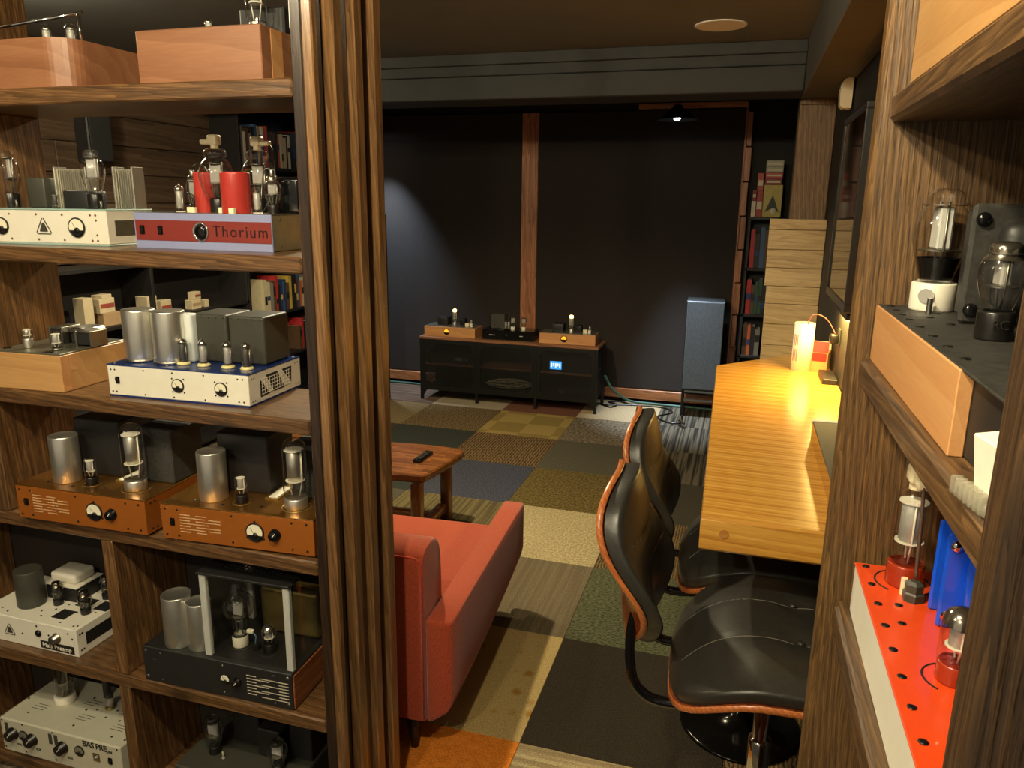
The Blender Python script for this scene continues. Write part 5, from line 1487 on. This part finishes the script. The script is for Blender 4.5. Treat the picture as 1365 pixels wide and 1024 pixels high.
def pendant(label, loc, aim, power, ang=44):
    A = thing('pendant_lamp', label, 'lamp', loc, 0, 'cone pendant lamps')
    obj('shade', MB().lathe([(.138, 0), (.034, .088), (.030, .102), (.0, .106)], 36, None, True, False, False).lathe([(.135, .001), (.032, .086), (.0, .098)], 36, None, True, False, False), BLACKMETAL, A)
    obj('socket', MB().cyl(0, 0, .03, .085, .020, 14), BLACKMETAL, A)
    obj('bulb', MB().lathe([(0, -.006), (.014, -.003), (.024, .010), (.020, .026), (.012, .040), (0, .042)], 20), emission('cool_bulb', (.86, .93, 1.0), 22), A)
    obj('cord', MB().tube([(0, 0, .10), (0, 0, 2.40 - loc[2])], .004, 6), BLACKMETAL, A)
    light('pendant_light', 'SPOT', (loc[0], loc[1], loc[2] - .012), power, (.66, .82, 1.0), .02, aim, ang, 1.0)
    return A
pendant('black cone pendant lamp glowing white in front of the right wall panel', (.024, 3.78, 2.208), (.20, 3.88, 0), 420)
pendant('black cone pendant lamp hidden above the left loudspeaker', (-2.52, 4.00, 2.208), (-2.40, 4.26, .5), 150, 62)
# cables on the floor by the wall
def floor_cable(label, pts, r, mat):
    P = [Vector(p) for p in pts]
    o = wire(None, P, r, mat, 'floor_cable')
    return tag(o, label, 'cable')
GREEN = plain('green_cable', sr(60, 96, 84), .5)
floor_cable('green cable drooping from the cabinet along the far baseboard', [(-.46, 4.05, .26), (-.40, 4.10, .14), (-.28, 4.20, .03), (-.1, 4.22, .012), (.3, 4.21, .010), (.46, 4.2, .010)], .011, GREEN)
floor_cable('green cable on the floor left of the cabinet', [(-2.55, 4.22, .010), (-2.3, 4.23, .010), (-1.97, 4.2, .010)], .010, GREEN)
floor_cable('thin black cable looping on the floor near the square loudspeaker', [(-.46, 4.08, .006), (-.2, 4.15, .006), (.02, 4.14, .006), (.10, 4.02, .006), (-.0, 3.86, .006), (.10, 3.72, .006), (.22, 3.74, .006)], .006, BAKELITE)
floor_cable('tangle of dark cables on the floor at the right cabinet end', [(-.5, 4.1, .006), (-.40, 4.02, .006), (-.36, 4.12, .006), (-.44, 4.18, .006), (-.34, 4.22, .006), (-.24, 4.14, .006)], .007, BAKELITE)

# ------------------------------------------------------------------ ceiling and right wall fittings
CS = thing('ceiling_speaker', 'round pale ceiling speaker set in the dark ceiling', 'ceiling speaker', (.364, 1.94, 2.44), 0)
obj('rim', MB().lathe([(.118, -.0005), (.118, -.004), (.110, -.007), (.108, -.006)], 48, None, True, False, False), plain('cream_rim', sr(250, 244, 230), .6), CS)
obj('grille', MB().lathe([(.109, -.0055), (0, -.0065)], 48, None, True, False, False), plain('cream_grille', sr(246, 238, 222), .7, noise=.1, nscale=300, bump=.2), CS)
EL = thing('alarm_sounder', 'narrow white alarm box high on the right wall under the soffit', 'alarm', (.955, 1.93, 2.06), 0)
m = MB()
prof = [(0, 0), (-.035, 0), (-.048, .012), (-.052, .06), (-.050, .10), (-.038, .122), (-.02, .13), (0, .13)]
m.prism(prof, -.035, .035, Matrix(((1, 0, 0, 0), (0, 0, 1, 0), (0, 1, 0, 0), (0, 0, 0, 1))))
obj('case', m, CREAMCAP, EL)
obj('slot', MB().box(-.0535, -.05, -.004, .004, .085, .10), DARKGREY, EL)
TV = thing('television', 'flat black television on the right wall above the counter', 'television', (.962, 1.24, 1.62), 0)
ty0, ty1, tz0, tz1 = -.325, .325, -.350, .355
obj('back_case', MB().box(-.052, 0, ty0 + .03, ty1 - .03, tz0 + .03, tz1 - .03, b=.004), BLACK, TV)
obj('screen', MB().box(-.0565, -.050, ty0 + .022, ty1 - .022, tz0 + .03, tz1 - .022), plain('screen_glass', sr(16, 16, 17), .06, noise=.01), TV)
bz = [(ty0, ty1, tz0, tz0 + .03), (ty0, ty1, tz1 - .022, tz1), (ty0, ty0 + .022, tz0 + .03, tz1 - .022), (ty1 - .022, ty1, tz0 + .03, tz1 - .022)]
for (a, b, c, d_) in bz:
    obj('bezel', MB().box(-.062, -.020, a, b, c, d_, b=.002), plain('satin_black_bezel', sr(44, 43, 40), .3, .2), TV)
SO2 = thing('wall_socket', 'small wall socket with a black plug below the television', 'socket', (.964, 1.46, 1.10), 0)
obj('plate', MB().box(-.006, 0, -.025, .025, -.035, .035, b=.003), DARKGREY, SO2)
obj('plug', MB().rbox(-.04, -.005, -.018, .018, -.03, .01, .005, 2), BAKELITE, SO2)

# ------------------------------------------------------------------ books and boxes
rb = random.Random(21)
def book(par_label, loc, size, col, axis='y', lean=0.0, group=None, cat='book', name='book'):
    """A book: cover boards and spine around a page block. size = thickness, depth, height; axis = direction the row runs."""
    th, dp, hh = size
    A = thing(name, par_label, cat, loc, 0 if axis == 'x' else R(90), group)
    A.rotation_euler = (0, lean if axis == 'x' else 0, 0 if axis == 'x' else R(90))
    if axis == 'y' and lean: A.rotation_euler = (0, lean, R(90))
    key = 'book_%d_%d_%d' % tuple(int(c * 1e4) for c in col)
    m = plain(key, col, .55, noise=.06)
    cv = MB()
    cv.box(-th / 2, -th / 2 + .0025, 0, dp, 0, hh).box(th / 2 - .0025, th / 2, 0, dp, 0, hh).box(-th / 2, th / 2, -.001, .002, 0, hh)
    obj('cover', cv, m, A)
    obj('pages', MB().box(-th / 2 + .0025, th / 2 - .0025, .002, dp - .004, .003, hh - .004), PAPERWHITE, A)
    if rb.random() < .6:
        z0 = hh * rb.uniform(.2, .6)
        obj('spine_label', MB().box(-th / 2 + .001, th / 2 - .001, -.0018, -.0009, z0, z0 + hh * rb.uniform(.12, .3)), plain('spine_%d' % rb.randint(0, 4), rb.choice([sr(230, 224, 208), sr(190, 60, 40), sr(40, 60, 110), sr(200, 170, 90), sr(30, 28, 26)]), .6), A)
    return A
COLN = {'white': sr(214, 208, 194), 'cream': sr(196, 182, 146), 'red': sr(176, 44, 46), 'pink': sr(196, 60, 96), 'brown': sr(92, 66, 44), 'black': sr(34, 32, 32), 'navy': sr(40, 56, 92), 'blue': sr(64, 92, 128), 'orange': sr(200, 96, 48), 'green': sr(44, 78, 60), 'grey': sr(128, 122, 112), 'yellow': sr(196, 164, 70), 'teal': sr(70, 110, 116)}
def row(y0, y1, x, z, hmin, hmax, place, group, seq, depth=.16, tmin=.018, tmax=.042, axis='y', x_front=None):
    p = y0; k = 0
    while p < y1 - tmin:
        th = rb.uniform(tmin, tmax); hh = rb.uniform(hmin, hmax); cn = seq[k % len(seq)]
        if p + th > y1: break
        lab = '%s spined book, number %s from the left, %s' % (cn, ORD[k], place)
        if axis == 'y': book(lab, (x, p + th / 2, z), (th - .001, depth, hh), COLN[cn], 'y', group=group)
        else: book(lab, (p + th / 2, x, z), (th - .001, depth, hh), COLN[cn], 'x', group=group)
        p += th + .0005; k += 1
ORD = ['one', 'two', 'three', 'four', 'five', 'six', 'seven', 'eight', 'nine', 'ten', 'eleven', 'twelve', 'thirteen', 'fourteen', 'fifteen', 'sixteen', 'seventeen', 'eighteen', 'nineteen', 'twenty', 'twenty-one', 'twenty-two', 'twenty-three', 'twenty-four', 'twenty-five', 'twenty-six', 'twenty-seven', 'twenty-eight', 'twenty-nine', 'thirty', 'thirty-one', 'thirty-two', 'thirty-three', 'thirty-four', 'thirty-five', 'thirty-six', 'thirty-seven', 'thirty-eight', 'thirty-nine', 'forty']

# tall bookcase on the left wall
BX0, BX1 = -3.03, -2.80
TB = thing('bookcase', 'tall black bookcase against the left wall seen through the shelving', 'bookcase', (-2.92, 3.22, 0))
BW = plain('black_bookcase_board', sr(30, 27, 25), .55, noise=.12)
for y in (2.68, 3.76):
    W(obj('side_panel', MB().box(BX0, BX1, y - .012, y + .012, 0, 2.36, b=.002), BW, TB))
W(obj('back_panel', MB().box(BX0 - .004, BX0, 2.68, 3.76, 0, 2.36), BW, TB))
for z in (.06, .46, .80, 1.16, 1.50, 1.855, 2.35):
    W(obj('bookcase_shelf', MB().box(BX0, BX1, 2.692, 3.748, z - .022, z, b=.002), BW, TB))
row(2.70, 3.73, BX1 - .008, 1.855, .21, .29, 'upper left bookcase shelf', 'books on the upper left shelf', ['grey', 'white', 'brown', 'grey', 'black', 'blue', 'cream', 'brown', 'white', 'pink', 'orange', 'navy', 'brown', 'brown', 'black', 'orange', 'white', 'cream', 'cream', 'black', 'white', 'black', 'black', 'white', 'red', 'red', 'white', 'grey'])
row(2.86, 3.73, BX1 - .008, .80, .20, .27, 'middle left bookcase shelf', 'books on the middle left shelf', ['cream', 'cream', 'grey', 'brown', 'red', 'black', 'navy', 'blue', 'navy', 'brown', 'yellow', 'black', 'black', 'brown', 'blue', 'orange'])
row(3.30, 3.73, BX1 - .008, .46, .18, .26, 'lower left bookcase shelf', 'books on the lower left shelf', ['brown', 'red', 'black', 'black', 'teal', 'white', 'green', 'black'])
# low bookcase with small cartons
LB = thing('low_bookcase', 'low black bookcase along the left wall with small cartons on it', 'bookcase', (-2.92, 1.9, 0))
for y in (.80, 1.75, 2.655):
    W(obj('side_panel', MB().box(BX0, BX1, y - .012, y + .012, 0, 1.24, b=.002), BW, LB))
for z in (.06, .50, .93, 1.262):
    W(obj('bookcase_shelf', MB().box(BX0, BX1, .80, 2.667, z - .022, z, b=.002), BW, LB))
W(obj('back_panel', MB().box(BX0 - .004, BX0, .80, 2.66, 0, 1.24), BW, LB))
def carton(label, y, z, sx, sy, sz, col, band=None, rz=0):
    y = 1.30 + (y - 1.36) * .92; sx *= .72; sy *= .72
    A = thing('tube_box', label, 'box', (-2.87, y, z), R(rz), 'small cartons on the low bookcase')
    obj('carton', MB().box(-sx / 2, sx / 2, -sy / 2, sy / 2, 0, sz, b=.002), plain('carton_%d' % int(col[0] * 1e4), col, .7), A)
    if band: obj('printed_band', MB().box(sx / 2 - .0005, sx / 2 + .001, -sy / 2 + .005, sy / 2 - .005, sz * .35, sz * .65), plain('band_%d' % int(band[0] * 1e4), band, .6), A)
cw, ct, cr_ = sr(200, 184, 150), sr(170, 140, 104), sr(150, 70, 54)
carton('tall pale carton at the near end of the low bookcase', 1.36, .93, .10, .09, .17, cw)
carton('flat white carton lying on top of the printed carton', 1.50, 1.085, .09, .12, .02, cw, None, 10)
carton('printed carton with a red band stacked on a brown carton', 1.50, 1.005, .10, .15, .08, cw, cr_)
carton('brown carton under the printed carton on the low bookcase', 1.52, .93, .12, .17, .075, ct)
carton('cube shaped white carton in the middle of the low bookcase', 1.86, .93, .12, .11, .13, cw)
carton('carton with red ends leaning on the white cube carton', 2.00, .93, .08, .14, .09, cw, cr_, 6)
carton('low pale carton near the right end of the low bookcase', 2.30, .93, .08, .12, .06, cw, ct)
carton('red and white carton topping the low pale carton', 2.32, .99, .07, .10, .05, cw, cr_, 8)
carton('small white carton beside the low pale carton', 2.42, .93, .06, .05, .05, cw)
WS = thing('wall_speaker', 'narrow dark speaker hung on the weathered boards of the left wall', 'speaker', (-3.0, 1.62, 1.82), 0)
obj('case', MB().box(-.034, .06, -.085, .085, 0, .30, b=.006), BLACK, WS)
obj('grille', MB().box(.06, .066, -.075, .075, .01, .29, b=.002), plain('dark_speaker_cloth', sr(48, 50, 50), .9), WS)

# narrow bookcase right of the wall panels
NB = thing('bookcase', 'narrow black bookcase beside the framed wall panel with cartons on top', 'bookcase', (.68, 4.2, 0))
for x in (.572, .770):
    W(obj('side_panel', MB().box(x - .010, x + .010, 4.08, 4.34, 0, 1.535, b=.002), BW, NB))
for z in (.06, .50, .82, 1.17, 1.545):
    W(obj('bookcase_shelf', MB().box(.562, .780, 4.08, 4.34, z - .022, z, b=.002), BW, NB))
W(obj('back_panel', MB().box(.572, .770, 4.335, 4.345, 0, 1.53), BW, NB))
row(.590, .752, 4.10, 1.17, .22, .30, 'narrow bookcase, upper shelf', 'books in the narrow bookcase', ['red', 'black', 'blue', 'brown', 'cream'], axis='x', tmin=.022, tmax=.04)
row(.590, .752, 4.10, .82, .20, .28, 'narrow bookcase, second shelf', 'books in the narrow bookcase', ['red', 'brown', 'green', 'green', 'black'], axis='x', tmin=.022, tmax=.04)
row(.590, .752, 4.10, .50, .18, .24, 'narrow bookcase, third shelf', 'books in the narrow bookcase', ['brown', 'orange', 'black', 'grey', 'white'], axis='x', tmin=.022, tmax=.04)
def topbox(label, x0, x1, z0, z1, col, y0=4.10, y1=4.26, emblem=None):
    A = thing('disc_set', label, 'box', ((x0 + x1) / 2, y0, z0), 0, 'boxes on the narrow bookcase')
    w_ = (x1 - x0) / 2; h_ = z1 - z0
    obj('carton', MB().box(-w_, w_, 0, y1 - y0, 0, h_, b=.002), plain('disc_%d_%d' % (int(col[0] * 1e4), int(col[1] * 1e4)), col, .5, noise=.12), A)
    if emblem:
        obj('printed_arrow', MB().prism([(0, .075), (.05, -.05), (0, -.02), (-.05, -.05)], 0, .0012, FR(.0, 0, h_ * .36)), plain('arrow_print', sr(60, 64, 60), .6), A)
        obj('printed_badge', MB().lathe([(.022, 0), (.022, .002), (0, .002)], 16, FR(.01, -.0008, h_ * .18)), plain('badge_print', sr(214, 206, 176), .6), A)
    else:
        obj('printed_band', MB().box(-w_ * .8, w_ * .8, -.001, .0005, h_ * .3, h_ * .6), plain('label_pale', sr(206, 196, 168), .6), A)
    return A
topbox('gold box with a dark arrow print on the narrow bookcase', .655, .785, 1.545, 1.775, sr(188, 168, 84), 4.085, 4.26, True)
topbox('red carton lying on the gold box', .657, .775, 1.776, 1.825, sr(140, 44, 40))
topbox('pink carton second from the top of the stack', .658, .778, 1.826, 1.862, sr(190, 92, 80))
topbox('pale silver carton under the topmost silver carton', .658, .778, 1.863, 1.905, sr(170, 162, 134))
topbox('topmost silver carton of the stack on the narrow bookcase', .658, .778, 1.906, 1.948, sr(178, 170, 144))
topbox('tall red carton left of the gold box', .608, .652, 1.545, 1.73, sr(160, 50, 40), 4.10)
topbox('red and white carton on the tall red carton', .606, .648, 1.731, 1.86, sr(176, 74, 58), 4.11)
topbox('white carton at the left edge of the narrow bookcase top', .575, .606, 1.545, 1.66, sr(214, 200, 180), 4.10)
topbox('dark red carton above the white carton', .578, .605, 1.661, 1.74, sr(124, 38, 34), 4.10)
